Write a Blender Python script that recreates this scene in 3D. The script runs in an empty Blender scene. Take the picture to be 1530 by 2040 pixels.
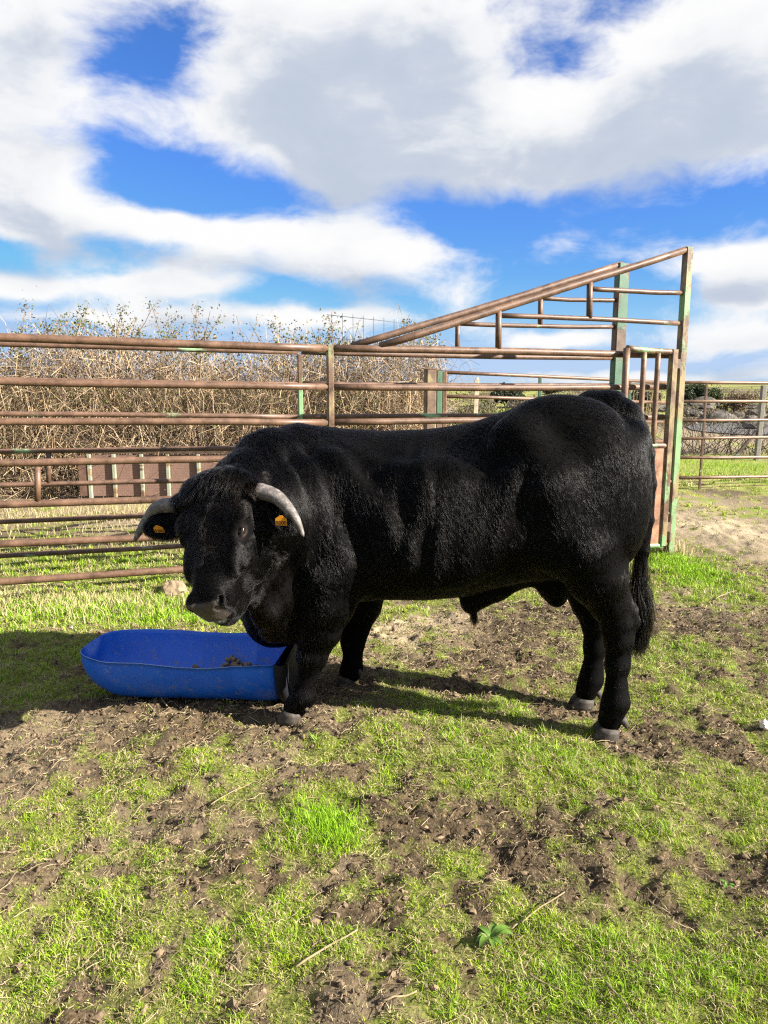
import bpy, bmesh, math, random
import numpy as np
from mathutils import Vector, Matrix

random.seed(7)
rng = np.random.default_rng(7)
scene = bpy.context.scene
COL = scene.collection
R = math.radians

# ------------------------------------------------------------------ camera
CAM_H, FOCAL, PITCH = 1.55, 1500.0, R(9.46)        # metres, focal length in photo pixels, downward tilt
SP, CP = math.sin(PITCH), math.cos(PITCH)
cam_data = bpy.data.cameras.new('camera')
cam_data.sensor_fit = 'HORIZONTAL'
cam_data.sensor_width = 36.0
cam_data.lens = 36.0 * FOCAL / 1530.0
cam_data.clip_start, cam_data.clip_end = 0.05, 5000.0
cam = bpy.data.objects.new('camera', cam_data)
COL.objects.link(cam)
cam.location = (0, 0, CAM_H)
cam.rotation_euler = (math.pi / 2 - PITCH, 0, 0)
scene.camera = cam

# ------------------------------------------------------------------ sun and exposure
SUN_EL = R(28.0)
SUN_DIR = Vector((1.0, -0.36, 0)).normalized() * math.cos(SUN_EL) + Vector((0, 0, math.sin(SUN_EL)))   # towards the sun
sun_data = bpy.data.lights.new('sun', 'SUN')
sun_data.energy = 5.0
sun_data.angle = R(0.5)
sun_data.color = (1.0, 0.93, 0.82)
sun = bpy.data.objects.new('sun', sun_data)
COL.objects.link(sun)
sun.location = (6, -3, 6)
sun.rotation_euler = SUN_DIR.to_track_quat('Z', 'Y').to_euler()
scene.view_settings.view_transform = 'Standard'
scene.view_settings.look = 'None'
scene.view_settings.gamma = 1.0
scene.view_settings.use_curve_mapping = False
scene.view_settings.exposure = 1.88
scene.cycles.use_denoising = False
scene.cycles.filter_width = 1.25
scene.cycles.max_bounces = 8
scene.cycles.diffuse_bounces = 3
scene.cycles.sample_clamp_indirect = 4.0

# ------------------------------------------------------------------ from the picture to the place
def ray(u, v):
    """Direction through a photo pixel, scaled so that its y (distance) is 1."""
    x, yd = u - 765.0, v - 1020.0
    f = FOCAL * CP - yd * SP
    return np.array([x / f, 1.0, -(yd * CP + FOCAL * SP) / f])
def PW(u, v, Y):
    d = ray(u, v) * Y
    return np.array([d[0], d[1], d[2] + CAM_H])
def GP(u, v, z=0.0):
    d = ray(u, v)
    return PW(u, v, (z - CAM_H) / d[2])
def plane_pt(u, v, p0, p1):
    """Pixel ray meets the upright plane through ground points p0, p1."""
    d = ray(u, v)
    n = np.array([-(p1[1] - p0[1]), p1[0] - p0[0]])
    t = (n[0] * p0[0] + n[1] * p0[1]) / (n[0] * d[0] + n[1] * d[1])
    return np.array([d[0] * t, t, d[2] * t + CAM_H])

# ------------------------------------------------------------------ node helpers
class NT:
    def __init__(self, tree):
        self.t = tree
    def n(self, typ, ins=None, **kw):
        nd = self.t.nodes.new(typ)
        for k, v in kw.items():
            setattr(nd, k, v)
        if ins:
            for k, v in ins.items():
                s = nd.inputs[k]
                if hasattr(v, 'is_output') or isinstance(v, bpy.types.NodeSocket):
                    self.t.links.new(v, s)
                else:
                    s.default_value = v
        return nd
    def math(self, op, a, b=None, c=None, clamp=False):
        nd = self.t.nodes.new('ShaderNodeMath'); nd.operation = op; nd.use_clamp = clamp
        for i, v in enumerate((a, b, c)):
            if v is None: continue
            if isinstance(v, bpy.types.NodeSocket): self.t.links.new(v, nd.inputs[i])
            else: nd.inputs[i].default_value = v
        return nd.outputs[0]
    def vmath(self, op, a, b=None, c=None, out=0):
        nd = self.t.nodes.new('ShaderNodeVectorMath'); nd.operation = op
        for i, v in enumerate((a, b, c)):
            if v is None: continue
            if isinstance(v, bpy.types.NodeSocket): self.t.links.new(v, nd.inputs[i])
            else: nd.inputs[i].default_value = v
        return nd.outputs[out]
    def mix(self, fac, a, b, blend='MIX'):
        nd = self.t.nodes.new('ShaderNodeMix'); nd.data_type = 'RGBA'; nd.blend_type = blend
        for s, v in ((nd.inputs[0], fac), (nd.inputs[6], a), (nd.inputs[7], b)):
            if isinstance(v, bpy.types.NodeSocket): self.t.links.new(v, s)
            else: s.default_value = (tuple(v) + (1,))[:4] if hasattr(v, '__len__') else v
        return nd.outputs[2]
    def ramp(self, fac, stops, interp='LINEAR'):
        nd = self.t.nodes.new('ShaderNodeValToRGB'); nd.color_ramp.interpolation = interp
        e = nd.color_ramp.elements
        while len(e) < len(stops): e.new(0.5)
        for el, (p, c) in zip(e, stops):
            el.position = p
            el.color = (c, c, c, 1) if not hasattr(c, '__len__') else (tuple(c) + (1,))[:4]
        self.t.links.new(fac, nd.inputs[0])
        return nd.outputs[0]
    def noise(self, vec, scale, detail=4, rough=0.55, dist=0.0, out=0):
        nd = self.n('ShaderNodeTexNoise', {'Scale': scale, 'Detail': detail, 'Roughness': rough, 'Distortion': dist})
        if vec is not None: self.t.links.new(vec, nd.inputs['Vector'])
        return nd.outputs[out]
    def smooth(self, x, a, b):
        nd = self.n('ShaderNodeMapRange', {'Value': x, 'From Min': a, 'From Max': b}, interpolation_type='SMOOTHSTEP')
        return nd.outputs[0]
    def link(self, a, b):
        self.t.links.new(a, b)

# ------------------------------------------------------------------ sky with clouds
world = bpy.data.worlds.new('World')
scene.world = world
world.use_nodes = True
wt = world.node_tree
wt.nodes.clear()

CLOUD_BLOBS = [  # photo pixel, radii in pixels, weight: the clouds seen in the picture
    (740, 15, 350, 80, 0.92), (620, 190, 170, 90, 0.85), (860, 230, 240, 100, 1.0), (1270, 235, 220, 90, 1.0), (1430, 80, 150, 80, 1.0),
    (1040, 330, 200, 40, 0.75), (600, 305, 160, 32, 0.65),
    (70, 40, 160, 95, 0.80), (30, 215, 160, 55, 0.42), (270, 225, 120, 36, 0.42), (10, 335, 140, 46, 1.0), (130, 390, 100, 30, 0.6), (20, 450, 130, 34, 0.9),
    (290, 440, 120, 26, 0.80), (540, 468, 170, 34, 1.05), (770, 515, 150, 36, 1.05), (900, 580, 90, 30, 0.8), (470, 535, 180, 24, 0.5),
    (30, 570, 130, 20, 0.85), (370, 580, 120, 19, 0.9), (640, 635, 240, 18, 0.75), (130, 632, 200, 18, 0.75),
    (1490, 520, 90, 30, 1.0), (1500, 605, 90, 22, 0.85), (1490, 668, 110, 24, 0.85), (1120, 680, 130, 15, 0.75), (1250, 748, 320, 14, 0.6),
    (1080, 125, 95, 50, -0.58), (200, 160, 110, 50, -0.32), (335, 110, 60, 70, -0.34), (280, 315, 150, 34, -0.28), (1100, 440, 300, 30, -0.35), (380, 370, 150, 30, -0.3),
    (1230, 10, 110, 34, -0.30), (1180, 570, 150, 60, -0.4),
]
def azel(u, v):
    d = ray(u, v); d = d / np.linalg.norm(d)
    return math.atan2(d[0], d[1]), math.asin(d[2])

grp = bpy.data.node_groups.new('cloud_masses', 'ShaderNodeTree')
grp.interface.new_socket('Vector', in_out='INPUT', socket_type='NodeSocketVector')
grp.interface.new_socket('Mass', in_out='OUTPUT', socket_type='NodeSocketFloat')
g = NT(grp)
gi, go = grp.nodes.new('NodeGroupInput'), grp.nodes.new('NodeGroupOutput')
P = gi.outputs[0]                                                   # (azimuth, elevation, 0)
acc = None
for (u, v, ru, rv, w) in CLOUD_BLOBS:
    a, e = azel(u, v)
    sa, se = 1.0 / (ru / FOCAL), 1.0 / (rv / FOCAL)
    q = g.vmath('MULTIPLY_ADD', P, (sa, se, 0), (-a * sa, -e * se, 0))
    d2 = g.vmath('DOT_PRODUCT', q, q, out=1)
    ex = g.math('POWER', 0.40, d2)
    acc = g.math('MULTIPLY_ADD', ex, w, acc if acc is not None else 0.0)
g.link(acc, go.inputs[0])

w = NT(wt)
tc = w.n('ShaderNodeTexCoord')
dirn = w.vmath('NORMALIZE', tc.outputs['Generated'])
sx = w.n('ShaderNodeSeparateXYZ', {0: dirn})
az = w.math('ARCTAN2', sx.outputs[0], sx.outputs[1])
el = w.math('ARCSINE', sx.outputs[2])
pos = w.n('ShaderNodeCombineXYZ', {0: az, 1: el}).outputs[0]
def mass(p):
    nd = wt.nodes.new('ShaderNodeGroup'); nd.node_tree = grp
    w.link(p, nd.inputs[0]); return nd.outputs[0]
def noise2(vec, scale, detail, rough):
    nd = w.n('ShaderNodeTexNoise', {'Scale': 1.0, 'Detail': detail, 'Roughness': rough}, noise_dimensions='2D')
    w.link(w.vmath('MULTIPLY', vec, scale), nd.inputs['Vector']); return nd
warp = noise2(pos, (6, 9, 1), 2, 0.5).outputs[1]
posw = w.vmath('MULTIPLY_ADD', warp, (0.07, 0.045, 0), w.vmath('ADD', pos, (-0.035, -0.0225, 0)))
# outside the picture the same kind of broken cloud goes on
outside = w.math('MAXIMUM', w.smooth(w.math('ABSOLUTE', az), 0.50, 0.75), w.smooth(el, 0.50, 0.70))
big = w.math('MULTIPLY_ADD', noise2(posw, (2.6, 5.0, 1), 2, 0.5).outputs[0], 3.2, -1.15)
def cover(p):
    return w.math('ADD', w.math('MULTIPLY', w.math('MINIMUM', mass(p), 1.15), w.math('SUBTRACT', 1.0, outside)), w.math('MULTIPLY', big, outside))
fb = noise2(posw, (5.5, 11.0, 1), 8, 0.60).outputs[0]
fn = w.math('MULTIPLY_ADD', fb, 2.1, -1.08)
c0 = w.math('ADD', cover(posw), fn)
m1 = cover(w.vmath('ADD', posw, (0.012, 0.042, 0)))               # what lies above shades what lies below
alpha = w.smooth(c0, -0.12, 0.66)
tex = noise2(posw, (8, 17, 1), 6, 0.55).outputs[0]
shade = w.math('ADD', w.math('MULTIPLY', m1, 0.72), w.math('MULTIPLY', w.math('SUBTRACT', tex, 0.5), 0.9))
shade = w.math('ADD', shade, w.math('MULTIPLY', fn, 0.35))
shade = w.smooth(shade, 0.05, 1.10)
CLOUD = 0.27
cloud_col = w.ramp(shade, [(0.0, (CLOUD, CLOUD, CLOUD)), (0.35, (CLOUD * 0.88, CLOUD * 0.90, CLOUD * 0.93)), (0.75, (CLOUD * 0.60, CLOUD * 0.66, CLOUD * 0.77)), (1.0, (CLOUD * 0.54, CLOUD * 0.61, CLOUD * 0.73))])
sky = w.n('ShaderNodeTexSky', sky_type='NISHITA', sun_disc=False, sun_elevation=SUN_EL,
          sun_rotation=math.atan2(SUN_DIR.x, SUN_DIR.y), altitude=800.0, air_density=1.0, dust_density=0.4, ozone_density=2.5)
SKY_STRENGTH = 0.10
sky_s = w.vmath('MULTIPLY', sky.outputs[0], (SKY_STRENGTH * 0.18, SKY_STRENGTH * 0.312, SKY_STRENGTH * 0.53))
sky_s = w.vmath('MINIMUM', sky_s, (0.09, 0.15, 0.245))
alpha_h = w.math('MAXIMUM', alpha, w.math('MULTIPLY', w.smooth(el, 0.15, -0.02), 0.30))   # thin veil low over the horizon
col = w.mix(alpha_h, sky_s, cloud_col)
bg = w.n('ShaderNodeBackground', {'Color': col, 'Strength': 1.0})
wo = wt.nodes.new('ShaderNodeOutputWorld')
w.link(bg.outputs[0], wo.inputs[0])
world.cycles.sampling_method = 'MANUAL'
world.cycles.sample_map_resolution = 512

# ------------------------------------------------------------------ mesh helpers
def link_obj(o, parent=None):
    COL.objects.link(o)
    if parent is not None:
        o.parent = parent
    return o
def root_loc(o):
    while o.parent is not None:
        o = o.parent
    return np.array(o.location)
def tag(o, label=None, cat=None, group=None, kind=None):
    if label: o['label'] = label
    if cat: o['category'] = cat
    if group: o['group'] = group
    if kind: o['kind'] = kind
    return o
def thing(name, loc, label, cat, group=None):
    o = bpy.data.objects.new(name, None)
    o.empty_display_size = 0.1
    o.location = tuple(float(a) for a in loc)
    COL.objects.link(o)
    return tag(o, label, cat, group)
def mesh_from(name, V, F, mats, smooth=True, matidx=None):
    """V (n,3) array; F a list of faces, or an array (m,3|4)."""
    me = bpy.data.meshes.new(name)
    V = np.asarray(V, dtype=np.float32)
    if isinstance(F, np.ndarray):
        k = F.shape[1]
        me.vertices.add(len(V)); me.vertices.foreach_set('co', V.ravel())
        me.loops.add(F.size); me.loops.foreach_set('vertex_index', F.astype(np.int32).ravel())
        me.polygons.add(len(F)); me.polygons.foreach_set('loop_start', np.arange(0, F.size, k, dtype=np.int32))
        me.update(calc_edges=True)
    else:
        me.from_pydata([tuple(map(float, p)) for p in V], [], [tuple(map(int, f)) for f in F])
        me.update()
    for m in (mats if isinstance(mats, (list, tuple)) else [mats]):
        if m is not None: me.materials.append(m)
    n = len(me.polygons)
    me.polygons.foreach_set('use_smooth', np.full(n, bool(smooth)))
    if matidx is not None:
        me.polygons.foreach_set('material_index', np.asarray(matidx, dtype=np.int32))
    return me
def part(name, V, F, mat, parent=None, smooth=True, kind=None, matidx=None, label=None):
    """One mesh object, V in world coordinates; under a parent they are taken relative to the thing's base."""
    V = np.asarray(V, dtype=np.float64)
    if parent is not None:
        V = V - root_loc(parent)
    o = bpy.data.objects.new(name, mesh_from(name, V, F, mat, smooth, matidx))
    link_obj(o, parent)
    if kind: o['kind'] = kind
    if label: o['label'] = label
    return o
def join(pieces):
    Vs, Fs, off = [], [], 0
    for V, F in pieces:
        Vs.append(np.asarray(V)); Fs += [tuple(i + off for i in f) for f in F]; off += len(V)
    return np.vstack(Vs), Fs
def frame_of(d, up=(0, 0, 1)):
    d = d / (np.linalg.norm(d) + 1e-12)
    up = np.array(up, float)
    if abs(np.dot(d, up)) > 0.97: up = np.array([1.0, 0, 0])
    a = np.cross(up, d); a /= np.linalg.norm(a)
    return a, np.cross(d, a)
def tube(pts, rad, sides=8, cap=True, wob=0.0):
    pts = np.asarray(pts, float); n = len(pts)
    rad = np.full(n, rad, float) if np.isscalar(rad) else np.asarray(rad, float)
    tang = np.gradient(pts, axis=0)
    a, b = frame_of(tang[0])
    V = []
    for i in range(n):
        t = tang[i] / (np.linalg.norm(tang[i]) + 1e-12)
        a = a - t * np.dot(a, t); a /= np.linalg.norm(a); b = np.cross(t, a)
        for k in range(sides):
            th = 2 * math.pi * k / sides
            r = rad[i] * (1 + (wob * random.uniform(-1, 1) if wob else 0))
            V.append(pts[i] + a * math.cos(th) * r + b * math.sin(th) * r)
    F = [(i * sides + k, i * sides + (k + 1) % sides, (i + 1) * sides + (k + 1) % sides, (i + 1) * sides + k) for i in range(n - 1) for k in range(sides)]
    if cap:
        F.append(tuple(range(sides))[::-1]); F.append(tuple((n - 1) * sides + k for k in range(sides)))
    return np.array(V), F
def box(c, sx, sy, sz, ax=None, ay=None, az=None, bev=0.0):
    """Box about c with half sizes along three axes; bev chamfers the four long (az) edges."""
    ax = np.array((1, 0, 0) if ax is None else ax, float); ay = np.array((0, 1, 0) if ay is None else ay, float); az = np.array((0, 0, 1) if az is None else az, float)
    if bev:
        ring = [(sx, sy - bev), (sx - bev, sy), (-sx + bev, sy), (-sx, sy - bev), (-sx, -sy + bev), (-sx + bev, -sy), (sx - bev, -sy), (sx, -sy + bev)]
    else:
        ring = [(sx, sy), (-sx, sy), (-sx, -sy), (sx, -sy)]
    m = len(ring)
    V = [np.array(c) + ax * x + ay * y + az * z for z in (-sz, sz) for x, y in ring]
    F = [(k, (k + 1) % m, m + (k + 1) % m, m + k) for k in range(m)] + [tuple(range(m))[::-1], tuple(range(m, 2 * m))]
    return np.array(V), F
def post_between(p0, p1, hx, hy, ax):
    """A square post from p0 to p1, half widths hx along ax and hy across it."""
    p0, p1 = np.array(p0, float), np.array(p1, float)
    d = p1 - p0; L = np.linalg.norm(d); az = d / L
    ax = np.array(ax, float); ax = ax - az * np.dot(ax, az); ax /= np.linalg.norm(ax)
    ay = np.cross(az, ax)
    return box((p0 + p1) / 2, hx, hy, L / 2, ax, ay, az, bev=min(hx, hy) * 0.25)
def set_color(me, name, cols):
    at = me.attributes.new(name, 'FLOAT_COLOR', 'POINT')
    c = np.ones((len(cols), 4), np.float32); c[:, :3] = cols
    at.data.foreach_set('color', c.ravel())
def set_float(me, name, vals):
    at = me.attributes.new(name, 'FLOAT', 'POINT')
    at.data.foreach_set('value', np.asarray(vals, np.float32))

# numpy value noise
_perm = np.random.default_rng(3).random((256, 256)).astype(np.float32)
def vnoise(x, y):
    xi, yi = np.floor(x).astype(int), np.floor(y).astype(int)
    fx, fy = x - xi, y - yi
    fx, fy = fx * fx * (3 - 2 * fx), fy * fy * (3 - 2 * fy)
    a, b = _perm[xi & 255, yi & 255], _perm[(xi + 1) & 255, yi & 255]
    c, d = _perm[xi & 255, (yi + 1) & 255], _perm[(xi + 1) & 255, (yi + 1) & 255]
    return (a * (1 - fx) + b * fx) * (1 - fy) + (c * (1 - fx) + d * fx) * fy
def fbm(x, y, octv=4, gain=0.5):
    s, a, t = 0, 1.0, 0
    for i in range(octv):
        s = s + a * vnoise(x * 2 ** i + 17.3 * i, y * 2 ** i + 9.1 * i); t += a; a *= gain
    return s / t
def sstep(x, a, b):
    t = np.clip((x - a) / (b - a), 0, 1); return t * t * (3 - 2 * t)

# ------------------------------------------------------------------ materials
def mat_new(name):
    m = bpy.data.materials.new(name); m.use_nodes = True
    t = NT(m.node_tree); b = m.node_tree.nodes['Principled BSDF']
    return m, t, b
def obj_coords(t):
    return t.n('ShaderNodeNewGeometry').outputs['Position']
def bump(t, b, height, strength=0.4, dist=0.01):
    bp = t.n('ShaderNodeBump', {'Height': height, 'Strength': strength, 'Distance': dist})
    t.link(bp.outputs[0], b.inputs['Normal'])
def plain(name, col, rough=0.6, spec=0.4, var=0.25, scale=18, metal=0.0, bmp=0.15):
    m, t, b = mat_new(name)
    p = obj_coords(t)
    n1 = t.noise(p, scale, 5, 0.6)
    c = t.mix(t.ramp(n1, [(0.3, 0.0), (0.7, 1.0)]), [x * (1 - var) for x in col], [min(1, x * (1 + var)) for x in col])
    t.link(c, b.inputs['Base Color'])
    b.inputs['Roughness'].default_value = rough
    b.inputs['Specular IOR Level'].default_value = spec
    b.inputs['Metallic'].default_value = metal
    if bmp: bump(t, b, n1, bmp, 0.01)
    return m
def rust_paint(name, paint=(0.22, 0.35, 0.19), green=0.15, rust=(0.115, 0.062, 0.038), yellow=0.25, tall=False):
    """Rusted steel with worn green paint and yellowed primer left in patches."""
    m, t, b = mat_new(name)
    p = obj_coords(t)
    st = t.vmath('MULTIPLY', p, (1.3, 1.3, 0.7) if tall else (0.6, 0.6, 1.6))
    n1 = t.noise(p, 9, 6, 0.65)
    n2 = t.noise(st, 3.1, 5, 0.6, 0.4)
    n3 = t.noise(p, 60, 4, 0.6)
    n4 = t.noise(t.vmath('ADD', st, (7.3, 1.1, 4.0)), 4.4, 5, 0.62, 0.3)
    base = t.mix(t.ramp(n1, [(0.3, 0.0), (0.72, 1.0)]), [x * 0.40 for x in rust], [rust[0] * 1.45, rust[1] * 1.5, rust[2] * 1.45])
    base = t.mix(t.math('MULTIPLY', t.ramp(n3, [(0.50, 0.0), (0.75, 1.0)]), 0.40), base, (0.23, 0.125, 0.07))
    fy = t.smooth(n4, 0.76 - yellow * 0.6, 0.88 - yellow * 0.6)
    base = t.mix(t.math('MULTIPLY', fy, 0.8), base, (0.25, 0.20, 0.095))
    fg = t.smooth(t.math('ADD', n2, t.math('MULTIPLY_ADD', n3, 0.10, -0.05)), 0.71 - green * 0.55, 0.79 - green * 0.55)
    pc = t.mix(n1, [x * 0.65 for x in paint], [x * 1.25 for x in paint])
    base = t.mix(fg, base, pc)
    t.link(base, b.inputs['Base Color'])
    t.link(t.math('MULTIPLY_ADD', n1, 0.4, 0.30), b.inputs['Roughness'])
    b.inputs['Specular IOR Level'].default_value = 0.5
    bump(t, b, t.math('ADD', t.math('MULTIPLY', n3, 0.8), fg), 0.4, 0.002)
    return m

# ================================================================== GROUND
GRASS_BLOBS = [  # photo pixel centre, radii, amount: + lush grass, - bare earth
    (645, 1640, 90, 70, 1.0), (1040, 1500, 190, 50, 0.8), (1400, 1610, 170, 90, 0.55), (1330, 1960, 260, 140, 0.7), (1000, 1990, 220, 90, 0.45),
    (700, 1870, 170, 70, 0.35), (230, 1860, 230, 120, 0.45), (150, 1600, 120, 40, 0.3), (180, 1205, 330, 42, 1.2), (60, 1330, 150, 60, 0.7), (420, 1230, 200, 20, 1.0),
    (1350, 1130, 75, 38, 1.3), (1430, 935, 170, 22, 0.9), (1330, 1300, 160, 36, 0.3), (1420, 1390, 150, 32, 0.5), (830, 1400, 160, 30, 0.4), (450, 1560, 110, 30, 0.2),
    (780, 1235, 60, 24, 0.5), (1060, 1190, 50, 14, 0.7), (890, 1300, 90, 24, 0.35), (60, 1130, 200, 26, 0.8), (250, 1110, 140, 20, 0.8), (1150, 1660, 60, 30, 0.6), (290, 1570, 90, 30, 0.45),
    (200, 1470, 290, 50, -0.8), (60, 1560, 130, 60, -0.7), (520, 1420, 160, 26, -0.6), (700, 1395, 80, 22, -0.8), (440, 1640, 110, 28, -0.5), (620, 1730, 90, 40, -0.25),
    (1010, 1240, 130, 40, -1.0), (780, 1265, 80, 36, -0.5), (1060, 1650, 110, 60, -0.6), (1200, 1735, 80, 40, -0.8), (1380, 1495, 160, 22, -0.6),
    (1215, 1480, 60, 16, -1.2), (590, 1440, 50, 14, -1.2), (700, 1370, 50, 14, -1.2), (1160, 1410, 60, 14, -1.2), (960, 1350, 90, 30, -0.5), (1370, 1230, 120, 34, -0.6), (1450, 1060, 150, 60, -0.75), (1400, 1740, 90, 26, -0.6),
    (560, 1960, 150, 50, -0.35), (800, 1760, 110, 40, -0.35), (200, 1985, 120, 40, -0.3), (330, 1790, 70, 30, -0.35), (100, 1420, 190, 30, -0.5), (150, 1300, 260, 70, -0.1),
    (1450, 860, 150, 26, -0.6), (330, 1045, 250, 30, -0.55), (250, 990, 300, 20, -0.7),
]
_gb = []
for (u, v, ru, rv, a) in GRASS_BLOBS:
    c = GP(u, v)
    rx = abs(GP(u + ru, v)[0] - c[0])
    ry = abs(GP(u, v - rv)[1] - GP(u, min(v + rv, 2030))[1]) / 2
    _gb.append((c[0], c[1], rx, ry, a))
def grass_amount(x, y):
    """0 bare earth .. 1 lush grass."""
    s = 0.475 + 0 * x
    for (cx, cy, rx, ry, a) in _gb:
        s = s + 0.46 * a * np.exp(-0.9 * (((x - cx) / rx) ** 2 + ((y - cy) / ry) ** 2))
    s = s + 0.75 * (fbm(x * 2.3 + 5, y * 2.3, 4, 0.6) - 0.5) + 1.45 * (fbm(x * 10 + 40, y * 8, 3, 0.65) - 0.5)
    return np.clip(s, 0, 1)
def ground_z(x, y, fine=True, ga=None):
    near = 1 - sstep(np.hypot(x, y), 9, 14)
    z = 0.05 * (fbm(x * 0.55, y * 0.55 + 3, 2) - 0.5) * near
    z = z + sstep(y, 26, 75) * 1.2 + sstep(y, 90, 400) * 2.0
    if fine:
        ga = grass_amount(x, y) if ga is None else ga
        mud = (1 - sstep(ga, 0.3, 0.62)) * (1 - 0.75 * sstep(y, 4.4, 5.8))
        lump = fbm(x * 6 + 11, y * 6 + 2, 3, 0.6) - 0.5
        clod = np.abs(fbm(x * 17, y * 17 + 31, 3, 0.62) - 0.5)
        hum = fbm(x * 3.1 + 7, y * 3.4, 2, 0.5) - 0.5
        z = z + near * ((0.050 + 0.025 * mud) * lump + 0.05 * hum + mud * 0.08 * (0.12 - clod) + 0.016 * (fbm(x * 40, y * 40, 2) - 0.5))
    return z

def spaced(a, b, step):
    return list(np.arange(a, b, step))
def grow(a, lim, st, f):
    out = []; 
    while abs(a) < abs(lim):
        st *= f; a += math.copysign(st, lim); out.append(a)
    return out
xs = sorted(spaced(-3.4, 4.2, 0.020) + grow(-3.4, -900, 0.03, 1.16) + grow(4.18, 900, 0.03, 1.16))
ys, y = [], 1.2
while y < 9.5:
    ys.append(y); y += 0.009 + 0.0045 * max(0, y - 1.5)
ys = sorted(ys + grow(ys[-1], 1500, 0.05, 1.14) + [1.2 - q for q in (0.05, 0.15, 0.4, 1, 2.5, 6, 15, 40, 120, 300)])
gx, gy = np.meshgrid(np.array(xs), np.array(ys))
ga = grass_amount(gx, gy)
gz = ground_z(gx, gy, True, ga)
gV = np.stack([gx.ravel(), gy.ravel(), gz.ravel()], 1)
nyg, nxg = gx.shape
ii = (np.arange(nyg - 1)[:, None] * nxg + np.arange(nxg - 1)[None, :]).ravel()
gF = np.stack([ii, ii + 1, ii + 1 + nxg, ii + nxg], 1)

m_ground, t, b = mat_new('ground_soil')
p = obj_coords(t)
ga_n = t.n('ShaderNodeAttribute', attribute_name='grass').outputs['Fac']
n_f = t.noise(p, 85, 5, 0.7); n_m = t.noise(p, 14, 5, 0.6); n_l = t.noise(p, 2.2, 3, 0.5)
earth = t.ramp(n_m, [(0.25, (0.011, 0.007, 0.003)), (0.48, (0.036, 0.023, 0.011)), (0.66, (0.098, 0.066, 0.034)), (0.85, (0.22, 0.155, 0.085))])
earth = t.mix(t.math('MULTIPLY', t.ramp(n_f, [(0.45, 0.0), (0.75, 1.0)]), 0.45), earth, (0.24, 0.185, 0.115))
dryn = t.n('ShaderNodeAttribute', attribute_name='dry').outputs['Fac']
earth = t.mix(dryn, earth, t.mix(n_f, (0.22, 0.165, 0.105), (0.44, 0.36, 0.235)))
thatch = t.ramp(n_f, [(0.25, (0.030, 0.036, 0.008)), (0.48, (0.10, 0.12, 0.020)), (0.62, (0.19, 0.20, 0.045)), (0.8, (0.32, 0.26, 0.12))])
farg = t.ramp(t.noise(t.vmath('MULTIPLY', p, (0.5, 1.6, 1)), 1.3, 6, 0.7), [(0.35, (0.13, 0.20, 0.022)), (0.55, (0.24, 0.23, 0.065)), (0.75, (0.38, 0.32, 0.15))])
fard = t.smooth(t.n('ShaderNodeSeparateXYZ', {0: p}).outputs[1], 7.0, 10.5)
cover_c = t.mix(fard, thatch, farg)
c = t.mix(t.smooth(ga_n, 0.30, 0.62), earth, cover_c)
t.link(c, b.inputs['Base Color'])
b.inputs['Roughness'].default_value = 0.9
b.inputs['Specular IOR Level'].default_value = 0.2
bump(t, b, t.math('ADD', n_f, t.math('MULTIPLY', n_m, 1.5)), 0.8, 0.012)
ground = part('ground', gV, gF, m_ground, kind='structure')
set_float(ground.data, 'grass', ga.ravel())
DRY = [(780, 1255, 110, 45, 1.0), (1440, 1050, 200, 80, 0.8), (1450, 880, 190, 40, 0.7), (350, 1010, 420, 40, 0.6), (1420, 1180, 120, 40, 0.5), (900, 1230, 60, 30, 0.35)]
dry = 0.03 + 0.25 * sstep(fbm(gx * 1.3 + 3, gy * 1.3, 3), 0.5, 0.75)
for (u, v, ru, rv, a) in DRY:
    cpt = GP(u, v); rx = abs(GP(u + ru, v)[0] - cpt[0]); ry = abs(GP(u, v - rv)[1] - GP(u, v + rv)[1]) / 2
    dry = dry + a * np.exp(-(((gx - cpt[0]) / rx) ** 2 + ((gy - cpt[1]) / ry) ** 2))
set_float(ground.data, 'dry', np.clip(dry, 0, 1).ravel())
ground['label'] = 'trampled pasture ground of grass and mud'

# ================================================================== STEEL RAIL PANELS OF THE HANDLING RACE
m_rust = rust_paint('rusted_pipe', green=0.08, yellow=0.20)
m_rust_b = rust_paint('rusted_pipe_dull', green=0.17, yellow=0.18, rust=(0.11, 0.06, 0.04))
m_rust_y = rust_paint('rusted_pipe_pale', green=0.05, yellow=0.30, rust=(0.16, 0.092, 0.056))
m_green_post = rust_paint('green_worn_post', green=0.50, yellow=0.24, paint=(0.055, 0.125, 0.075), rust=(0.10, 0.06, 0.04), tall=True)
m_light_post = rust_paint('light_green_post', green=0.50, yellow=0.30, paint=(0.17, 0.29, 0.14), tall=True)
m_mix_post = rust_paint('green_rust_post', green=0.47, yellow=0.50, paint=(0.16, 0.27, 0.12), tall=True)
m_sheet = rust_paint('rusted_sheet', green=0.02, yellow=0.10, rust=(0.30, 0.15, 0.09))

A0, A1 = np.array([-2.69, 5.20]), np.array([2.50, 6.85])
B0, B1 = np.array([-3.15, 6.10]), np.array([2.36, 7.81])
dA = np.append((A1 - A0) / np.linalg.norm(A1 - A0), 0); dB = np.append((B1 - B0) / np.linalg.norm(B1 - B0), 0)
nA = np.array([dA[1], -dA[0], 0])                                   # towards the camera
def pa(u, v): return plane_pt(u, v, A0, A1)
def pb(u, v): return plane_pt(u, v, B0, B1)

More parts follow.
